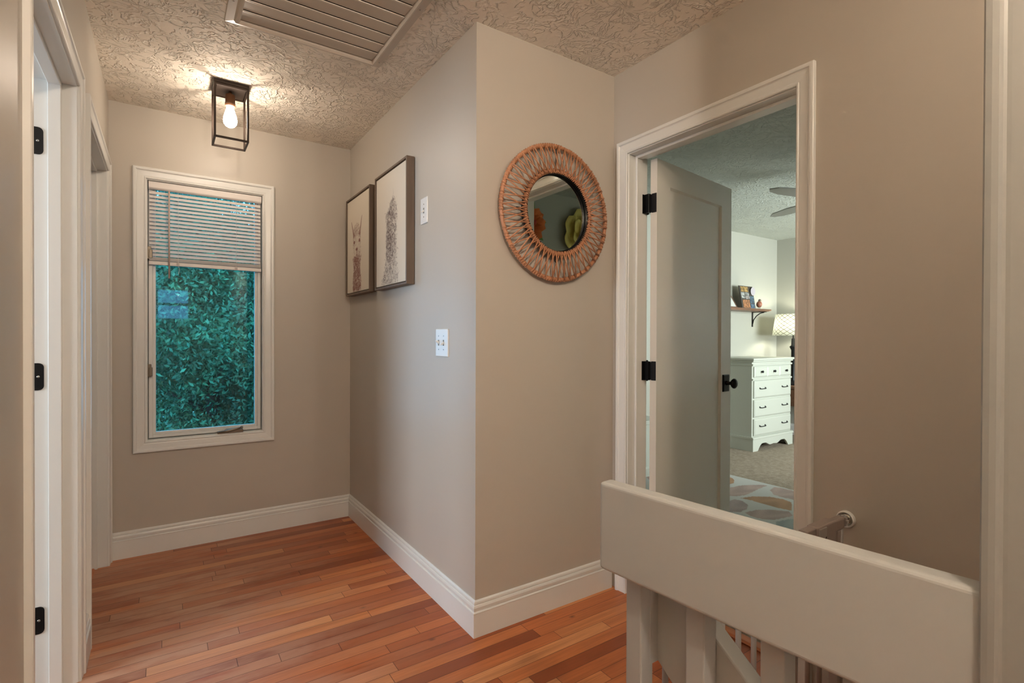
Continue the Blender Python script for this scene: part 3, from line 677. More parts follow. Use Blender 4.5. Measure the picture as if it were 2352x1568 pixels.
for k in range(NS):
    a0 = 2*PI*k/NS
    for s, dd in ((1, 0.033), (-1, 0.041)):
        j = random.uniform(-0.015, 0.015); da = s*0.115
        p0 = MP(RO-0.006, a0+j, 0.034 if s > 0 else 0.038); p1 = MP(RI+0.004, a0+da+j*0.5, 0.046 if s > 0 else 0.050)
        mid = tuple((p0[i]+p1[i])/2 + (random.uniform(-0.001, 0.001)) for i in range(3))
        b.tube([p0, mid, p1], 0.0029, 6)
b.out('woven_spokes', RATTAN, MR, smooth=True)
for a in (PI/2-0.02, PI, 0.0, -PI/2):
    b = MB(); b.tube([MP(RI+0.010, a, 0.018), MP(RI+0.035, a, 0.016), MP(RI+0.040, a+0.03, 0.014), MP(RI+0.034, a+0.05, 0.016)] if a != PI/2-0.02 else [MP(RI+0.01, a, 0.018), MP(RO-0.03, a, 0.014), MP(RO-0.022, a+0.03, 0.012), MP(RO-0.03, a+0.05, 0.014)], 0.0022, 6)
    b.out('wire_hook', BLACK, MR, smooth=True)

# ---------------------------------------------------------------- stair guard
GD = thing('stair_guard', 'cream painted stair guard with wide top board and square posts', 'railing', (0.80, 0.5, 0))
ga, gb = Vector((0.755, 0.789, 0)), Vector((0.8112, 0.150, 0)); gd = (gb-ga).normalized(); gn = Vector((-gd.y, gd.x, 0)); 
if gn.x < 0: gn = -gn
b = MB(); P4 = [ga, gb, gb+gn*0.038, ga+gn*0.038]
b.add([(p.x, p.y, 0.704) for p in P4] + [(p.x, p.y, 0.887) for p in P4], [(0, 3, 2, 1), (4, 5, 6, 7), (0, 1, 5, 4), (1, 2, 6, 5), (2, 3, 7, 6), (3, 0, 4, 7)])
b.out('top_board', GUARD, GD, bevel=0.008, seg=4)
for yc in (0.733, 0.594, 0.455, 0.316):
    t = (yc-ga.y)/gd.y; xb = ga.x + gd.x*t + 0.0395
    MB().box(xb, xb+0.037, yc-0.0205, yc+0.0205, -0.02, 0.86).out('post', GUARD, GD, bevel=0.003)
b = MB(); zt = lambda y: 0.628 + 0.742*(y-0.574)
b.add([(x, y, z) for x in (0.850, 0.888) for y, z in ((0.752, zt(0.752)), (0.712, 0.515), (0.712-0.5, 0.515-0.5*0.742), (0.20, zt(0.20)), (0.752, 0.545))][:10],
      [(0, 4, 1, 2, 3), (8, 7, 6, 9, 5)] + [(i, (i+1) % 5, 5+(i+1) % 5, 5+i) for i in ()])
b = MB(); b.prism([(0.752, zt(0.752)), (0.752, 0.515), (0.712, 0.515), (0.212, 0.515-0.5*0.742), (0.205, zt(0.205))], 'x', 0.850, 0.888)
b.out('sloping_handrail', GUARD, GD, bevel=0.004)
MB().box(0.826, 0.851, 0.712, 0.75, 0.515, 0.70).out('spacer_block', GUARD, GD, bevel=0.001, seg=1)

# ---------------------------------------------------------------- safety gate
GT = thing('safety_gate', 'taupe and grey child safety gate across the stair top', 'gate', (1.3, 0.745, 0))
gy = 0.745
b = MB(); b.box(0.905, 1.506, gy-0.012, gy+0.012, 0.612, 0.638); b.box(1.508, 1.56, gy-0.013, gy+0.013, 0.606, 0.640); b.out('top_rail', GATEM, GT, bevel=0.003)
b = MB(); b.prism([(1.5625, 0.641), (1.5625, 0.590), (1.60, 0.560), (1.655, 0.548), (1.660, 0.572), (1.672, 0.574), (1.676, 0.604), (1.672, 0.643)], 'y', gy-0.017, gy+0.017)
b.box(1.672, 1.740, gy-0.012, gy+0.012, 0.604, 0.638); lt = b.out('latch_housing', GATEM, GT, bevel=0.004)
b = MB(); b.prism([(1.566, 0.636), (1.566, 0.604), (1.578, 0.597), (1.596, 0.600), (1.608, 0.612), (1.610, 0.636)], 'y', gy-0.0195, gy-0.016); b.out('latch_slider', GATEB, lt, bevel=0.001, seg=1)
b = MB(); b.prism([(1.570, 0.598), (1.578, 0.591), (1.598, 0.594), (1.611, 0.606), (1.606, 0.609), (1.594, 0.600), (1.58, 0.597)], 'y', gy-0.0185, gy-0.0165); b.out('latch_recess', DARK, lt)
xs = [0.915, 0.985, 1.055, 1.125, 1.193, 1.262, 1.332, 1.402, 1.47, 1.54, 1.61]
for x in xs:
    b = MB(); b.tube([(x, gy, 0.08), (x, gy, 0.615)], 0.0068, 10); b.out('bar', GATEB, GT, smooth=True)
b = MB(); b.box(1.692, 1.716, gy-0.012, gy+0.012, 0.03, 0.604); b.out('frame_upright', GATEM, GT, bevel=0.003)
b = MB(); b.tube([(1.733, gy, 0.03), (1.733, gy, 0.606)], 0.010, 12); b.out('end_post', GATEB, GT, smooth=True)
b = MB(); b.box(0.90, 1.74, gy-0.012, gy+0.012, 0.045, 0.080); b.out('bottom_rail', GATEM, GT, bevel=0.003)
for z in (0.622, 0.065):
    b = MB(); b.tube([(1.738, gy, z), (1.772, gy, z)], 0.005, 10)
    for k in range(8):
        a = 2*PI*k/8; b.box(1.742, 1.756, gy+0.012*math.cos(a)-0.005, gy+0.012*math.cos(a)+0.005, z+0.012*math.sin(a)-0.005, z+0.012*math.sin(a)+0.005)
    b.out('pressure_bolt', GATEB, GT, bevel=0.001, seg=1)
    b = MB(); b.lathe([(0, 0), (0.019, 0.0), (0.017, 0.003), (0.008, 0.005), (0, 0.006)], (XR-0.006, gy, z), '-x', 24); b.out('bolt_washer', STEEL, GT, smooth=True)
    b = MB(); b.lathe([(0, 0), (0.026, 0.0), (0.026, 0.012), (0.024, 0.0145), (0.0215, 0.0145), (0.0205, 0.006), (0, 0.006)], (XR, gy, z), '-x', 32); b.out('wall_cup', PLATE, GT, smooth=False, bevel=0.0008)

# ---------------------------------------------------------------- bedroom furniture
def dresser():
    x0, x1, y0, y1 = 5.090, 5.860, 3.03, 3.50; o = thing('dresser', 'pale sage painted dresser with black pulls against the bedroom wall', 'dresser', ((x0+x1)/2, (y0+y1)/2, 0.008))
    b = MB(); b.box(x0, x1, y0+0.012, y1, 0.135, 0.945); b.out('case', DRESS, o, bevel=0.002)
    b = MB(); b.box(x0-0.022, x1+0.022, y0-0.022, y1, 0.962, 0.985); b.box(x0-0.012, x1+0.012, y0-0.012, y1, 0.945, 0.962); b.box(x0-0.008, x1+0.008, y0-0.006, y1, 0.905, 0.925); b.out('top', DRESS, o, bevel=0.006, seg=3)
    # scalloped plinth
    n_ = 40; top, pts = 0.135, []
    L = x1-x0+0.02; cut0, cut1 = 0.095, L-0.095
    low = []
    for i in range(n_+1):
        t = i/n_; x = cut0+(cut1-cut0)*t; q = abs(2*t-1)
        if q > 0.55: z = 0.012 + 0.070*math.sin(min(1, (1-q)/0.30)*PI/2)
        elif q > 0.2: z = 0.082 - 0.030*(0.5-0.5*math.cos((0.55-q)/0.35*PI))
        else: z = 0.052 + 0.006*(0.2-q)/0.2
        low.append((x0-0.01+x, z))
    poly = [(x0-0.01, 0.008), (x0-0.01+cut0, 0.008)] + low + [(x0-0.01+cut1, 0.008), (x1+0.01, 0.008), (x1+0.01, top), (x0-0.01, top)]
    b = MB(); b.prism(poly, 'y', y0-0.010, y0+0.010); b.box(x0-0.01, x0+0.012, y0+0.010, y1, 0.008, top); b.box(x1-0.012, x1+0.01, y0+0.010, y1, 0.008, top); b.out('plinth', DRESS, o)
    b = MB(); b.prism([(y0-0.018, 0.137), (y0-0.016, 0.152), (y0-0.004, 0.158), (y0+0.012, 0.160), (y0+0.012, 0.134), (y0-0.016, 0.134)], 'x', x0-0.018, x1+0.018); b.box(x0-0.016, x0+0.001, y0+0.012, y1, 0.135, 0.157); b.out('base_moulding', DRESS, o, bevel=0.002)
    b = MB(); b.box(x0-0.004, x1+0.004, y0-0.004, y0+0.014, 0.752, 0.770); b.out('divider_rail', DRESS, o, bevel=0.004, seg=3)
    BK = mat('dark_drawer_gap', (0.05, 0.05, 0.045), 0.8)
    def front(z0, z1, panels):
        pr = None; W_ = (x1-x0-0.044)/panels
        b = MB()
        for i in range(panels):
            a0 = x0+0.022+W_*i+(0.0015 if i else 0); a1 = x0+0.022+W_*(i+1)-(0.0015 if i < panels-1 else 0); e = 0.013
            v = [(a0, y0+0.012, z0), (a1, y0+0.012, z0), (a1, y0+0.012, z1), (a0, y0+0.012, z1), (a0, y0-0.001, z0), (a1, y0-0.001, z0), (a1, y0-0.001, z1), (a0, y0-0.001, z1),
                 (a0+e, y0-0.009, z0+e), (a1-e, y0-0.009, z0+e), (a1-e, y0-0.009, z1-e), (a0+e, y0-0.009, z1-e)]
            b.add(v, [(0, 1, 2, 3), (8, 9, 10, 11)] + [(r*4+i_, r*4+(i_+1) % 4, r*4+4+(i_+1) % 4, r*4+4+i_) for r in range(2) for i_ in range(4)])
        return b.out('drawer', DRESS, o)
    d = front(0.785, 0.895, 3)
    for i in range(3):
        x = x0+0.022+(x1-x0-0.044)*(i+0.5)/3; b = MB(); b.lathe([(0, 0), (0.006, 0), (0.005, 0.008), (0.013, 0.014), (0.014, 0.020), (0.008, 0.026), (0, 0.027)], (x, y0-0.008, 0.842), '-y', 16); k = b.out('knob', BLACK, d, smooth=True)
    for z0, z1 in ((0.565, 0.745), (0.365, 0.545), (0.170, 0.345)):
        d = front(z0, z1, 1); zc = (z0+z1)/2
        for x in (x0+0.165, x1-0.165):
            b = MB(); b.tube([(x-0.055, y0-0.006, zc+0.012), (x-0.052, y0-0.020, zc+0.009), (x-0.03, y0-0.026, zc+0.006), (x, y0-0.028, zc+0.008), (x+0.03, y0-0.026, zc+0.006), (x+0.052, y0-0.020, zc+0.009), (x+0.055, y0-0.006, zc+0.012)], [0.006, 0.005, 0.004, 0.0045, 0.004, 0.005, 0.006], 8)
            b.tube([(x-0.052, y0-0.008, zc+0.012), (x-0.050, y0-0.012, zc+0.02)], 0.006, 8); b.tube([(x+0.052, y0-0.008, zc+0.012), (x+0.050, y0-0.012, zc+0.02)], 0.006, 8)
            b.out('drawer_pull', BLACK, d, smooth=True)
dresser()
# nightstand and lamp in the corner behind the dresser
o = thing('nightstand', 'dark wooden nightstand in the bedroom corner beside the dresser', 'nightstand', (6.15, 3.1, 0.008))
b = MB(); b.box(5.93, 6.38, 2.9, 3.35, 0.62, 0.65); b.out('top', SHELFW, o, bevel=0.004)
MB().box(5.95, 6.36, 2.92, 3.34, 0.42, 0.62).out('drawer_case', SHELFW, o, bevel=0.002)
for x in (5.95, 6.32):
    for y in (2.92, 3.30): MB().box(x, x+0.04, y, y+0.04, 0.008, 0.42).out('leg', SHELFW, o)
lx, ly = 6.125, 3.15
o = thing('table_lamp', 'lit table lamp with lattice-patterned white shade in bedroom corner', 'lamp', (lx, ly, 0.65))
b = MB(); b.lathe([(0, 0.65), (0.085, 0.651), (0.085, 0.665), (0.03, 0.68), (0.022, 0.72), (0.022, 1.06), (0.036, 1.09), (0.040, 1.10), (0.022, 1.115), (0.019, 1.19), (0.010, 1.2), (0.008, 1.30), (0, 1.31)], (lx, ly, 0), 'z', 20); b.out('lamp_base', BLACK, o, smooth=True)
LS = bpy.data.materials.new('lattice_lamp_shade'); LS.use_nodes = True; g = G(LS)
uvx = g.sep(g.coords()); az = g.math('ARCTAN2', uvx[1], uvx[0]); 
p1 = g.math('ABSOLUTE', g.math('SUBTRACT', g.math('FRACT', g.math('ADD', g.math('MULTIPLY', az, 3.2), g.math('MULTIPLY', uvx[2], 22.0))), 0.5))
p2 = g.math('ABSOLUTE', g.math('SUBTRACT', g.math('FRACT', g.math('SUBTRACT', g.math('MULTIPLY', az, 3.2), g.math('MULTIPLY', uvx[2], 22.0))), 0.5))
ln_ = g.math('LESS_THAN', g.math('MINIMUM', p1, p2), 0.075)
c_ = g.mix(ln_, (0.86, 0.87, 0.80, 1), (0.34, 0.32, 0.25, 1))
g.l.new(c_, g.b.inputs['Base Color']); g.b.inputs['Roughness'].default_value = 0.9
tl = g.n.new('ShaderNodeBsdfTranslucent'); g.l.new(c_, tl.inputs[0]); ms = g.n.new('ShaderNodeMixShader'); ms.inputs[0].default_value = 0.55
g.l.new(g.b.outputs[0], ms.inputs[1]); g.l.new(tl.outputs[0], ms.inputs[2]); g.l.new(ms.outputs[0], g.n['Material Output'].inputs[0])
b = MB(); n = 40; rb, rt_, zb_, zt_ = 0.222, 0.188, 1.232, 1.480
vs = [Vector((rb*math.cos(2*PI*k/n), rb*math.sin(2*PI*k/n), zb_-1.232)) for k in range(n)] + [Vector((rt_*math.cos(2*PI*k/n), rt_*math.sin(2*PI*k/n), zt_-1.232)) for k in range(n)]
me = bpy.data.meshes.new('lamp_shade'); me.from_pydata(vs, [], [(k, (k+1) % n, n+(k+1) % n, n+k) for k in range(n)]); me.materials.append(LS)
sh = bpy.data.objects.new('lamp_shade', me); C.objects.link(sh); sh.parent = o; sh.location = (0, 0, 1.232-0.65)
for p in me.polygons: p.use_smooth = True
sm = sh.modifiers.new('solid', 'SOLIDIFY'); sm.thickness = 0.001
LB = mat('lamp_bulb_glow', (1, 1, 1), 0.4, 0, (1.0, 0.97, 0.78), 80.0)
b = MB(); b.lathe([(0, 1.31), (0.013, 1.312), (0.014, 1.33), (0.028, 1.36), (0.030, 1.375), (0.024, 1.395), (0, 1.405)], (lx, ly, 0), 'z', 16); b.out('bulb', LB, o, smooth=True)

# wall shelf and what stands on it
o = thing('wall_shelf', 'dark wooden wall shelf on curved iron brackets above the dresser', 'shelf', (5.2, BY1, 1.51))
b = MB(); b.prism([(4.45, 1.512), (5.90, 1.512), (5.925, 1.518), (5.955, 1.523), (5.965, 1.530), (5.955, 1.540), (4.45, 1.540)], 'y', BY1-0.195, BY1-0.001); b.out('shelf_board', SHELFW, o, bevel=0.002)
for bxp in (5.882, 4.70):
    b = MB(); b.box(bxp-0.012, bxp+0.012, BY1-0.006, BY1-0.001, 1.335, 1.512); b.box(bxp-0.012, bxp+0.012, BY1-0.175, BY1-0.001, 1.506, 1.512)
    b.tube([(bxp, BY1-0.006, 1.365), (bxp, BY1-0.020, 1.42), (bxp, BY1-0.055, 1.465), (bxp, BY1-0.10, 1.495), (bxp, BY1-0.15, 1.506)], 0.006, 8); b.out('bracket', BLACK, o)
def card(name, x0, x1, zb, zt, yb, yt, m, parent, d=0.0, th=0.004):
    """leaning thin board: bottom edge at yb, top edge at yt"""
    b = MB(); b.add([(x0, yb-d, zb), (x1, yb-d, zb), (x1, yt-d, zt), (x0, yt-d, zt), (x0, yb-d+th, zb), (x1, yb-d+th, zb), (x1, yt-d+th, zt), (x0, yt-d+th, zt)],
          [(0, 1, 2, 3), (7, 6, 5, 4), (0, 1, 5, 4), (1, 2, 6, 5), (2, 3, 7, 6), (3, 0, 4, 7)]); return b.out(name, m, parent)
o = thing('photo_board', 'leaning photo collage board with small pictures on the shelf', 'photo board', (5.6, 3.41, 1.54))
card('board', 5.455, 5.725, 1.541, 1.803, 3.38, 3.425, mat('board_dark', (0.06, 0.05, 0.04), 0.6), o, th=0.010)
def pc(u0, u1, v0, v1, c, nm):
    X = lambda u: 5.455+0.27*u
    Zf = lambda v: 1.541+0.262*v
    Y = lambda v: 3.38+0.045*v-0.003
    b = MB(); b.add([(X(u0), Y(v0), Zf(v0)), (X(u1), Y(v0), Zf(v0)), (X(u1), Y(v1), Zf(v1)), (X(u0), Y(v1), Zf(v1)), (X(u0), Y(v0)+0.0025, Zf(v0)), (X(u1), Y(v0)+0.0025, Zf(v0)), (X(u1), Y(v1)+0.0025, Zf(v1)), (X(u0), Y(v1)+0.0025, Zf(v1))],
        [(0, 1, 2, 3), (7, 6, 5, 4), (0, 1, 5, 4), (1, 2, 6, 5), (2, 3, 7, 6), (3, 0, 4, 7)])
    M = mat('photo_' + nm, c, 0.35)
    if len(M.node_tree.nodes) < 4:
        g = G(M); f = g.noise(g.coords(), 45, 3); g.l.new(g.ramp(f, [(0.42, tuple(x*0.35 for x in c)), (0.6, c)]), g.b.inputs['Base Color'])
    return b.out('photo', M, o)
pc(0.08, 0.62, 0.74, 0.97, (0.45, 0.28, 0.10), 'ochre'); pc(0.06, 0.32, 0.58, 0.71, (0.50, 0.50, 0.48), 'white'); pc(0.36, 0.62, 0.58, 0.71, (0.50, 0.50, 0.48), 'white'); pc(0.06, 0.32, 0.45, 0.56, (0.50, 0.50, 0.48), 'white')
pc(0.36, 0.66, 0.42, 0.56, (0.45, 0.40, 0.38), 'grey'); pc(0.66, 0.96, 0.25, 0.56, (0.10, 0.17, 0.24), 'blue'); pc(0.10, 0.62, 0.03, 0.38, (0.50, 0.22, 0.10), 'rust'); pc(0.64, 0.95, 0.02, 0.22, (0.12, 0.20, 0.30), 'teal')
b = MB(); b.lathe([(0, 0), (0.048, 0), (0.048, 0.003), (0, 0.003)], (5.70, 3.402, 1.745), '-y', 24); b.out('paper_circle', mat('lilac_paper', (0.42, 0.38, 0.42), 0.6), o)
o = thing('shelf_photo_frame', 'thin dark frame leaning on the shelf beside the open door', 'frame', (5.2, 3.42, 1.54))
b = MB()
for (x0, x1, v0, v1) in ((5.12, 5.132, 0, 1), (5.338, 5.35, 0, 1), (5.132, 5.338, 0, 0.06), (5.132, 5.338, 0.94, 1)):
    Y = lambda v: 3.37+0.10*v
    Zf = lambda v: 1.541+0.20*v
    b.add([(x0-0.03*v0, Y(v0), Zf(v0)), (x1-0.03*v0, Y(v0), Zf(v0)), (x1-0.03*v1, Y(v1), Zf(v1)), (x0-0.03*v1, Y(v1), Zf(v1)), (x0-0.03*v0, Y(v0)+0.012, Zf(v0)), (x1-0.03*v0, Y(v0)+0.012, Zf(v0)), (x1-0.03*v1, Y(v1)+0.012, Zf(v1)), (x0-0.03*v1, Y(v1)+0.012, Zf(v1))],
        [(0, 1, 2, 3), (7, 6, 5, 4), (0, 1, 5, 4), (1, 2, 6, 5), (2, 3, 7, 6), (3, 0, 4, 7)])
b.out('frame', SHELFW, o)
b = MB(); b.add([(5.13, 3.376, 1.545), (5.34, 3.376, 1.545), (5.31, 3.472, 1.735), (5.10, 3.472, 1.735), (5.13, 3.379, 1.545), (5.34, 3.379, 1.545), (5.31, 3.475, 1.735), (5.10, 3.475, 1.735)], [(0, 1, 2, 3), (7, 6, 5, 4), (0, 1, 5, 4), (1, 2, 6, 5), (2, 3, 7, 6), (3, 0, 4, 7)]); b.out('print', mat('pale_print', (0.6, 0.6, 0.56), 0.5), o)
# bird figurine
o = thing('bird_figurine', 'terracotta bird figurine on wire legs at the shelf end', 'figurine', (5.835, 3.40, 1.54))
TC = paint('terracotta_glaze', (0.36, 0.13, 0.075), 0.5, 0.3, 60, 0.3)
b = MB(); b.lathe([(0, -0.040), (0.018, -0.036), (0.030, -0.018), (0.033, 0.0), (0.027, 0.020), (0.015, 0.032), (0, 0.036)], (5.832, 3.40, 1.602), 'z', 16); b.out('body', TC, o, smooth=True)
b = MB(); b.lathe([(0, -0.02), (0.012, -0.017), (0.018, 0.0), (0.013, 0.014), (0, 0.019)], (5.838, 3.397, 1.643), 'z', 14); b.tube([(5.85, 3.395, 1.643), (5.875, 3.39, 1.640)], [0.006, 0.001], 6); b.out('head', paint('speckled_grey_glaze', (0.20, 0.15, 0.11), 0.5, 0.3, 60, 0.3), o, smooth=True)
for dx in (-0.012, 0.014):
    b = MB(); b.tube([(5.832+dx, 3.40, 1.572), (5.832+dx*1.2, 3.40, 1.541)], 0.002, 6); b.tube([(5.832+dx*1.2-0.01, 3.39, 1.542), (5.832+dx*1.2, 3.40, 1.542), (5.832+dx*1.2+0.01, 3.39, 1.542)], 0.002, 5); b.out('leg', BLACK, o)

# low white bench seen through the hinge gap
o = thing('storage_bench', 'low white storage bench behind the open bedroom door', 'bench', (3.1, 3.2, 0.008))
MB().box(2.45, 3.62, 2.96, 3.50, 0.455, 0.490).out('lid', DRESS, o, bevel=0.006)
MB().box(2.47, 3.60, 2.98, 3.50, 0.008, 0.455).out('body', DRESS, o, bevel=0.002)
b = MB(); b.prism([(2.982, 0.008), (2.982, 0.085), (2.976, 0.095), (2.962, 0.080), (2.962, 0.008)], 'x', 2.455, 3.615); b.out('base_moulding', DRESS, o)

# rug
RUGP = {'ochre': [(3.499, 2.176), (3.617, 2.147), (3.711, 2.076), (3.738, 1.986), (3.714, 1.913), (3.537, 1.822), (3.519, 1.885), (3.51, 1.98), (3.519, 2.098)],
 'pink': [(3.675, 2.375), (3.812, 2.362), (3.937, 2.298), (3.988, 2.245), (3.815, 2.227), (3.621, 2.196), (3.516, 2.215), (3.485, 2.252), (3.50, 2.36)],
 'pink2': [(3.874, 2.163), (3.984, 2.191), (4.010, 2.152), (4.016, 2.069), (3.95, 1.96), (3.789, 1.93), (3.779, 2.008), (3.785, 2.081)],
 'ochre2': [(3.937, 2.60), (3.959, 2.543), (3.904, 2.481), (3.822, 2.434), (3.749, 2.43), (3.74, 2.5), (3.82, 2.60)],
 'mauve': [(3.353, 2.176), (3.443, 2.187), (3.45, 2.128), (3.399, 2.053), (3.309, 2.01), (3.217, 2.0), (3.15, 2.053), (3.2, 2.15)],
 'pink3': [(3.232, 1.976), (3.343, 1.967), (3.433, 1.919), (3.506, 1.823), (3.45, 1.77), (3.393, 1.77), (3.26, 1.791), (3.207, 1.847), (3.201, 1.916)],
 'grey': [(3.235, 1.765), (3.364, 1.745), (3.40, 1.70), (3.30, 1.6), (3.15, 1.62), (3.17, 1.73)]}
RC = {'ochre': (0.36, 0.20, 0.105), 'pink': (0.38, 0.275, 0.24), 'mauve': (0.33, 0.255, 0.24), 'grey': (0.30, 0.33, 0.32)}
rx0, rx1, ry0, ry1 = 2.55, 4.03, 0.55, 2.95; nx, ny = 186, 300
GX, GY = np.meshgrid(np.linspace(rx0, rx1, nx), np.linspace(ry0, ry1, ny))
colr = np.ones((ny, nx, 3))*np.array((0.48, 0.475, 0.45))
taken = np.zeros((ny, nx), bool)
def inpoly(poly):
    m_ = np.zeros(GX.shape, bool); P = poly
    for i in range(len(P)):
        (xa, ya), (xb, yb) = P[i], P[i-1]
        cond = ((ya > GY) != (yb > GY)) & (GX < (xb-xa)*(GY-ya)/(yb-ya+1e-12)+xa); m_ ^= cond
    return m_
def jit(c, k): return np.array(c)*(1+0.10*(rng.random(GX.shape)[..., None]-0.5) + 0.10*np.sin(GX*23+np.sin(GY*31)*2)[..., None])
for nme, P in RUGP.items():
    c = RC[nme.rstrip('23')]; m_ = inpoly(P); colr[m_] = jit(c, 0)[m_]; taken |= m_
r2 = random.Random(4)
for t_ in range(900):
    cx_, cy_ = r2.uniform(rx0, rx1), r2.uniform(ry0, ry1); a = r2.uniform(0, PI); l1, l2 = r2.uniform(0.12, 0.22), r2.uniform(0.06, 0.11)
    dx_, dy_ = GX-cx_, GY-cy_; p_ = dx_*math.cos(a)+dy_*math.sin(a); q_ = -dx_*math.sin(a)+dy_*math.cos(a)
    m_ = (np.abs(q_) < l2*(1-(p_/l1)**2)) & (np.abs(p_) < l1)
    mm_ = (np.abs(q_) < (l2+0.03)*(1-(p_/(l1+0.04))**2)) & (np.abs(p_) < l1+0.04)
    if (mm_ & taken).any(): continue
    if 3.1 < cx_ < 4.05 and 1.6 < cy_ < 2.45: continue
    c = r2.choice([RC['ochre'], RC['pink'], RC['mauve'], RC['grey'], RC['pink']]); colr[m_] = jit(c, 0)[m_]; taken |= m_
rg = thing('area_rug', 'white area rug with pink and ochre leaf shapes on bedroom carpet', 'rug', (3.3, 1.75, 0.008))
vgrid('rug_pile', lambda u, v: (rx0+(rx1-rx0)*u, ry0+(ry1-ry0)*v, 0.0185), colr, rg)
MB().box(rx0, rx1, ry0, ry1, 0.008, 0.018).out('rug_edge', mat('rug_white', (0.48, 0.475, 0.45), 0.95), rg)

# ceiling fan
fx, fy_, fz = 3.98, 1.74, 2.20
o = thing('ceiling_fan', 'ceiling fan with pale grey blades in the bedroom', 'fan', (fx, fy_, H))
FM = mat('fan_grey', (0.42, 0.42, 0.38), 0.4, 0.2)
b = MB(); b.lathe([(0, 0), (0.065, 0.0), (0.06, 0.03), (0.018, 0.05), (0.016, 0.14), (0.05, 0.15), (0.10, 0.17), (0.105, 0.25), (0.07, 0.285), (0, 0.29)], (fx, fy_, H), '-z', 28); b.out('motor', FM, o, smooth=True)
tips = [math.atan2(1.814-fy_, 3.383-fx), math.atan2(2.329-fy_, 4.209-fx)]
step = PI/2; a0_ = math.radians(74)
for k in range(4):
    a = a0_ + k*step
    b = MB(); pts = [(0.10, -0.025), (0.16, -0.038), (0.34, -0.052), (0.50, -0.046), (0.59, -0.024), (0.612, 0.0), (0.56, 0.030), (0.40, 0.048), (0.16, 0.038), (0.10, 0.025)]
    vs = []
    for dz in (0.0, 0.007):
        for (u, v) in pts: vs.append((fx+u*math.cos(a)-v*math.sin(a), fy_+u*math.sin(a)+v*math.cos(a), fz+dz+v*0.22))
    b.add(vs, [tuple(range(10)), tuple(range(19, 9, -1))] + [(i, (i+1) % 10, 10+(i+1) % 10, 10+i) for i in range(10)]); b.out('blade', FM, o)

# paper flowers on the bedroom wall (seen in the mirror)
def flower(label, cx_, cz_, R_, m1_, m2_, leaf=None, seed=1):
    rr = random.Random(seed); o = thing('paper_flower', label, 'paper flower', (cx_, BY0, cz_))
    b = MB()
    for ring, (n_, r_, h0, h1, wd) in enumerate(((7, R_, 0.01, 0.05, 0.42), (6, R_*0.72, 0.03, 0.09, 0.36), (5, R_*0.45, 0.04, 0.11, 0.28))):
        for k in range(n_):
            a = 2*PI*k/n_ + ring*0.4 + rr.uniform(-0.1, 0.1); ns = 5; vs = []
            for i in range(ns):
                t = i/(ns-1)
                for j in range(5):
                    s = j/4*2-1; w_ = wd*r_*math.sin(PI*(0.15+0.75*t))**0.7*1.25
                    rad = r_*t; h = h0+(h1-h0)*t**1.5 + 0.015*(s*s)*t + rr.uniform(-0.002, 0.002)
                    vs.append((cx_+rad*math.cos(a)-s*w_*math.sin(a)*0.9, BY0+h, cz_+rad*math.sin(a)+s*w_*math.cos(a)*0.9))
            b.add(vs, [(i*5+j, i*5+j+1, (i+1)*5+j+1, (i+1)*5+j) for i in range(ns-1) for j in range(4)])
    p = b.out('petals', m1_, o, smooth=True); sm = p.modifiers.new('solid', 'SOLIDIFY'); sm.thickness = 0.0015
    b = MB(); b.lathe([(0, 0.03), (R_*0.2, 0.035), (R_*0.24, 0.07), (R_*0.15, 0.11), (0, 0.12)], (cx_, BY0, cz_), 'y', 14); b.out('centre', m2_, o, smooth=True)
    if leaf:
        b = MB()
        for a in (0.2, 1.2, -0.6, 2.4, 4.0):
            ca2, sa2 = math.cos(a), math.sin(a); P = [(0.6, 0), (0.95, -0.2), (1.35, 0), (0.95, 0.2)]
            vs = [(cx_+R_*(u*ca2-v*sa2), BY0+0.006, cz_+R_*(u*sa2+v*ca2)) for u, v in P] + [(cx_+R_*(u*ca2-v*sa2), BY0+0.008, cz_+R_*(u*sa2+v*ca2)) for u, v in P]
            b.add(vs, [(0, 1, 2, 3), (7, 6, 5, 4), (0, 1, 5, 4), (1, 2, 6, 5), (2, 3, 7, 6), (3, 0, 4, 7)])
        b.out('leaves', leaf, o)
YEL = mat('yellow_crepe', (0.80, 0.66, 0.20), 0.8); YEL2 = mat('pale_yellow_crepe', (0.82, 0.76, 0.36), 0.8); ORG = mat('orange_crepe', (0.78, 0.20, 0.05), 0.8); GRN = mat('green_crepe', (0.16, 0.30, 0.07), 0.8)
flower('large yellow paper flower on the bedroom wall, reflected in the mirror', 3.10, 2.11, 0.235, YEL, YEL2, None, 2)
flower('orange paper flower with green leaves, reflected at the mirror left', 2.50, 2.14, 0.155, ORG, mat('red_crepe', (0.5, 0.05, 0.02), 0.8), GRN, 5)

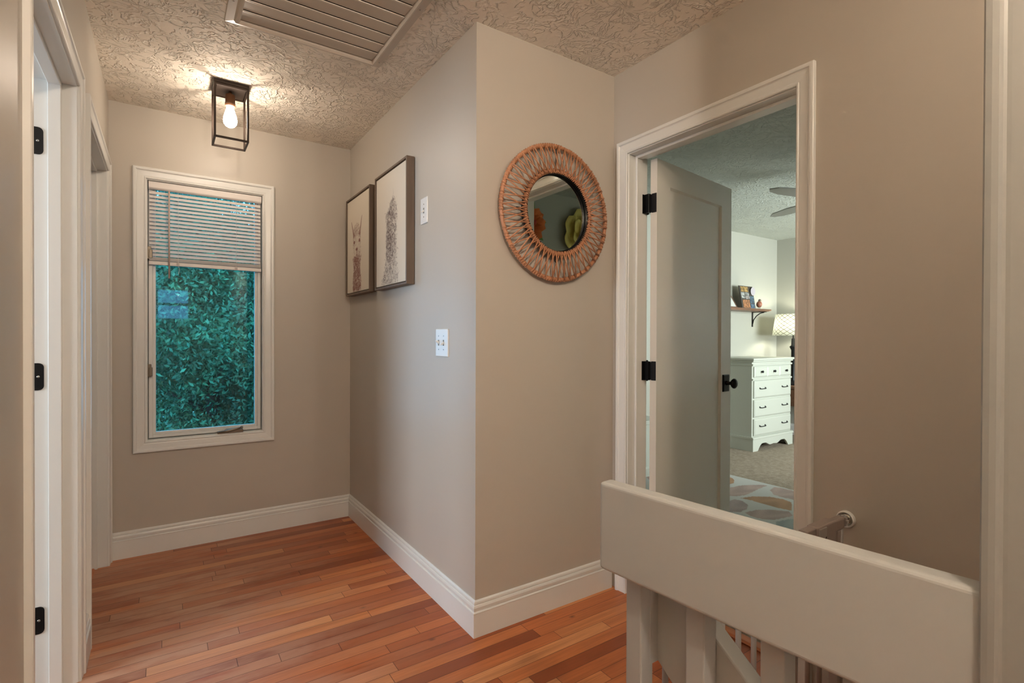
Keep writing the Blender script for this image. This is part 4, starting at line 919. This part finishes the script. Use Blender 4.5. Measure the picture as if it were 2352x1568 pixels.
# ---------------------------------------------------------------- outside
struct(MB().box(-14, 16, YB+1.2, 34, -3.3, -3.2).out('ground', mat('lawn', (0.03, 0.07, 0.02), 0.9)), 'lawn below the window')
LEAF = bpy.data.materials.new('dark_green_leaves'); LEAF.use_nodes = True; g = G(LEAF)
f = g.noise(g.coords(), 1.1, 4, 0.7); f2 = g.noise(g.coords(), 7.0, 2)
g.l.new(g.mix(g.math('MULTIPLY', f2, 0.5), g.ramp(f, [(0.35, (0.02, 0.07, 0.035)), (0.55, (0.07, 0.21, 0.09)), (0.72, (0.18, 0.40, 0.16))]), (0.02, 0.07, 0.045, 1)), g.b.inputs['Base Color']); g.b.inputs['Roughness'].default_value = 0.6
BARK = wood('dark_bark', (0.04, 0.028, 0.02), (0.08, 0.055, 0.04), 0.9, 2)
def tree(label, x, y, r_, zc, h_, n_, seed, ls=1.0):
    q = np.random.default_rng(seed); o = thing('tree', label, 'tree', (x, y, -3.2))
    b = MB(); b.tube([(x, y, -3.2), (x+0.1, y, -1.0), (x-0.05, y+0.1, 1.5), (x+0.1, y, zc)], [0.22, 0.17, 0.11, 0.04], 10)
    for k in range(9):
        a = k*2.4; z = -1.2+k*0.55; b.tube([(x, y, z), (x+math.cos(a)*r_*0.4, y+math.sin(a)*r_*0.4, z+0.5), (x+math.cos(a)*r_*0.8, y+math.sin(a)*r_*0.8, z+0.8)], [0.06, 0.035, 0.012], 6)
    b.out('trunk', BARK, o, smooth=True)
    cl = q.normal(0, 1, (120, 3)); cl /= np.linalg.norm(cl, axis=1)[:, None]; cl *= (q.random(120)**0.4)[:, None]; cl *= np.array((r_, r_, h_)); cl += np.array((x, y, zc))
    vs = []; fs = []
    for i in range(n_):
        c = cl[i % 120] + q.normal(0, 1, 3)*np.array((0.26, 0.26, 0.17))*r_*0.6
        u = q.normal(0, 1, 3); u /= np.linalg.norm(u); v = np.cross(u, q.normal(0, 1, 3)); v /= np.linalg.norm(v); s = (0.03+0.035*q.random())*ls
        k = len(vs); vs += [c-u*s*1.5, c-v*s*0.6+u*0.1*s, c+u*s*1.5, c+v*s*0.6]; fs.append((k, k+1, k+2, k+3))
    me = bpy.data.meshes.new('foliage'); me.from_pydata([tuple(p) for p in vs], [], fs); me.materials.append(LEAF)
    t = bpy.data.objects.new('foliage', me); C.objects.link(t); t.parent = o; t.matrix_parent_inverse = Matrix.Translation(-Vector(o.location)); return o
tree('nearer leafy green tree outside, right behind the hall window glass', 0.9, 14.5, 3.0, 1.0, 4.4, 130000, 11, 0.75)
tree('farther tall dark tree showing through gaps in the nearer one', 1.2, 26.5, 4.2, 1.6, 6.2, 60000, 13, 2.0)
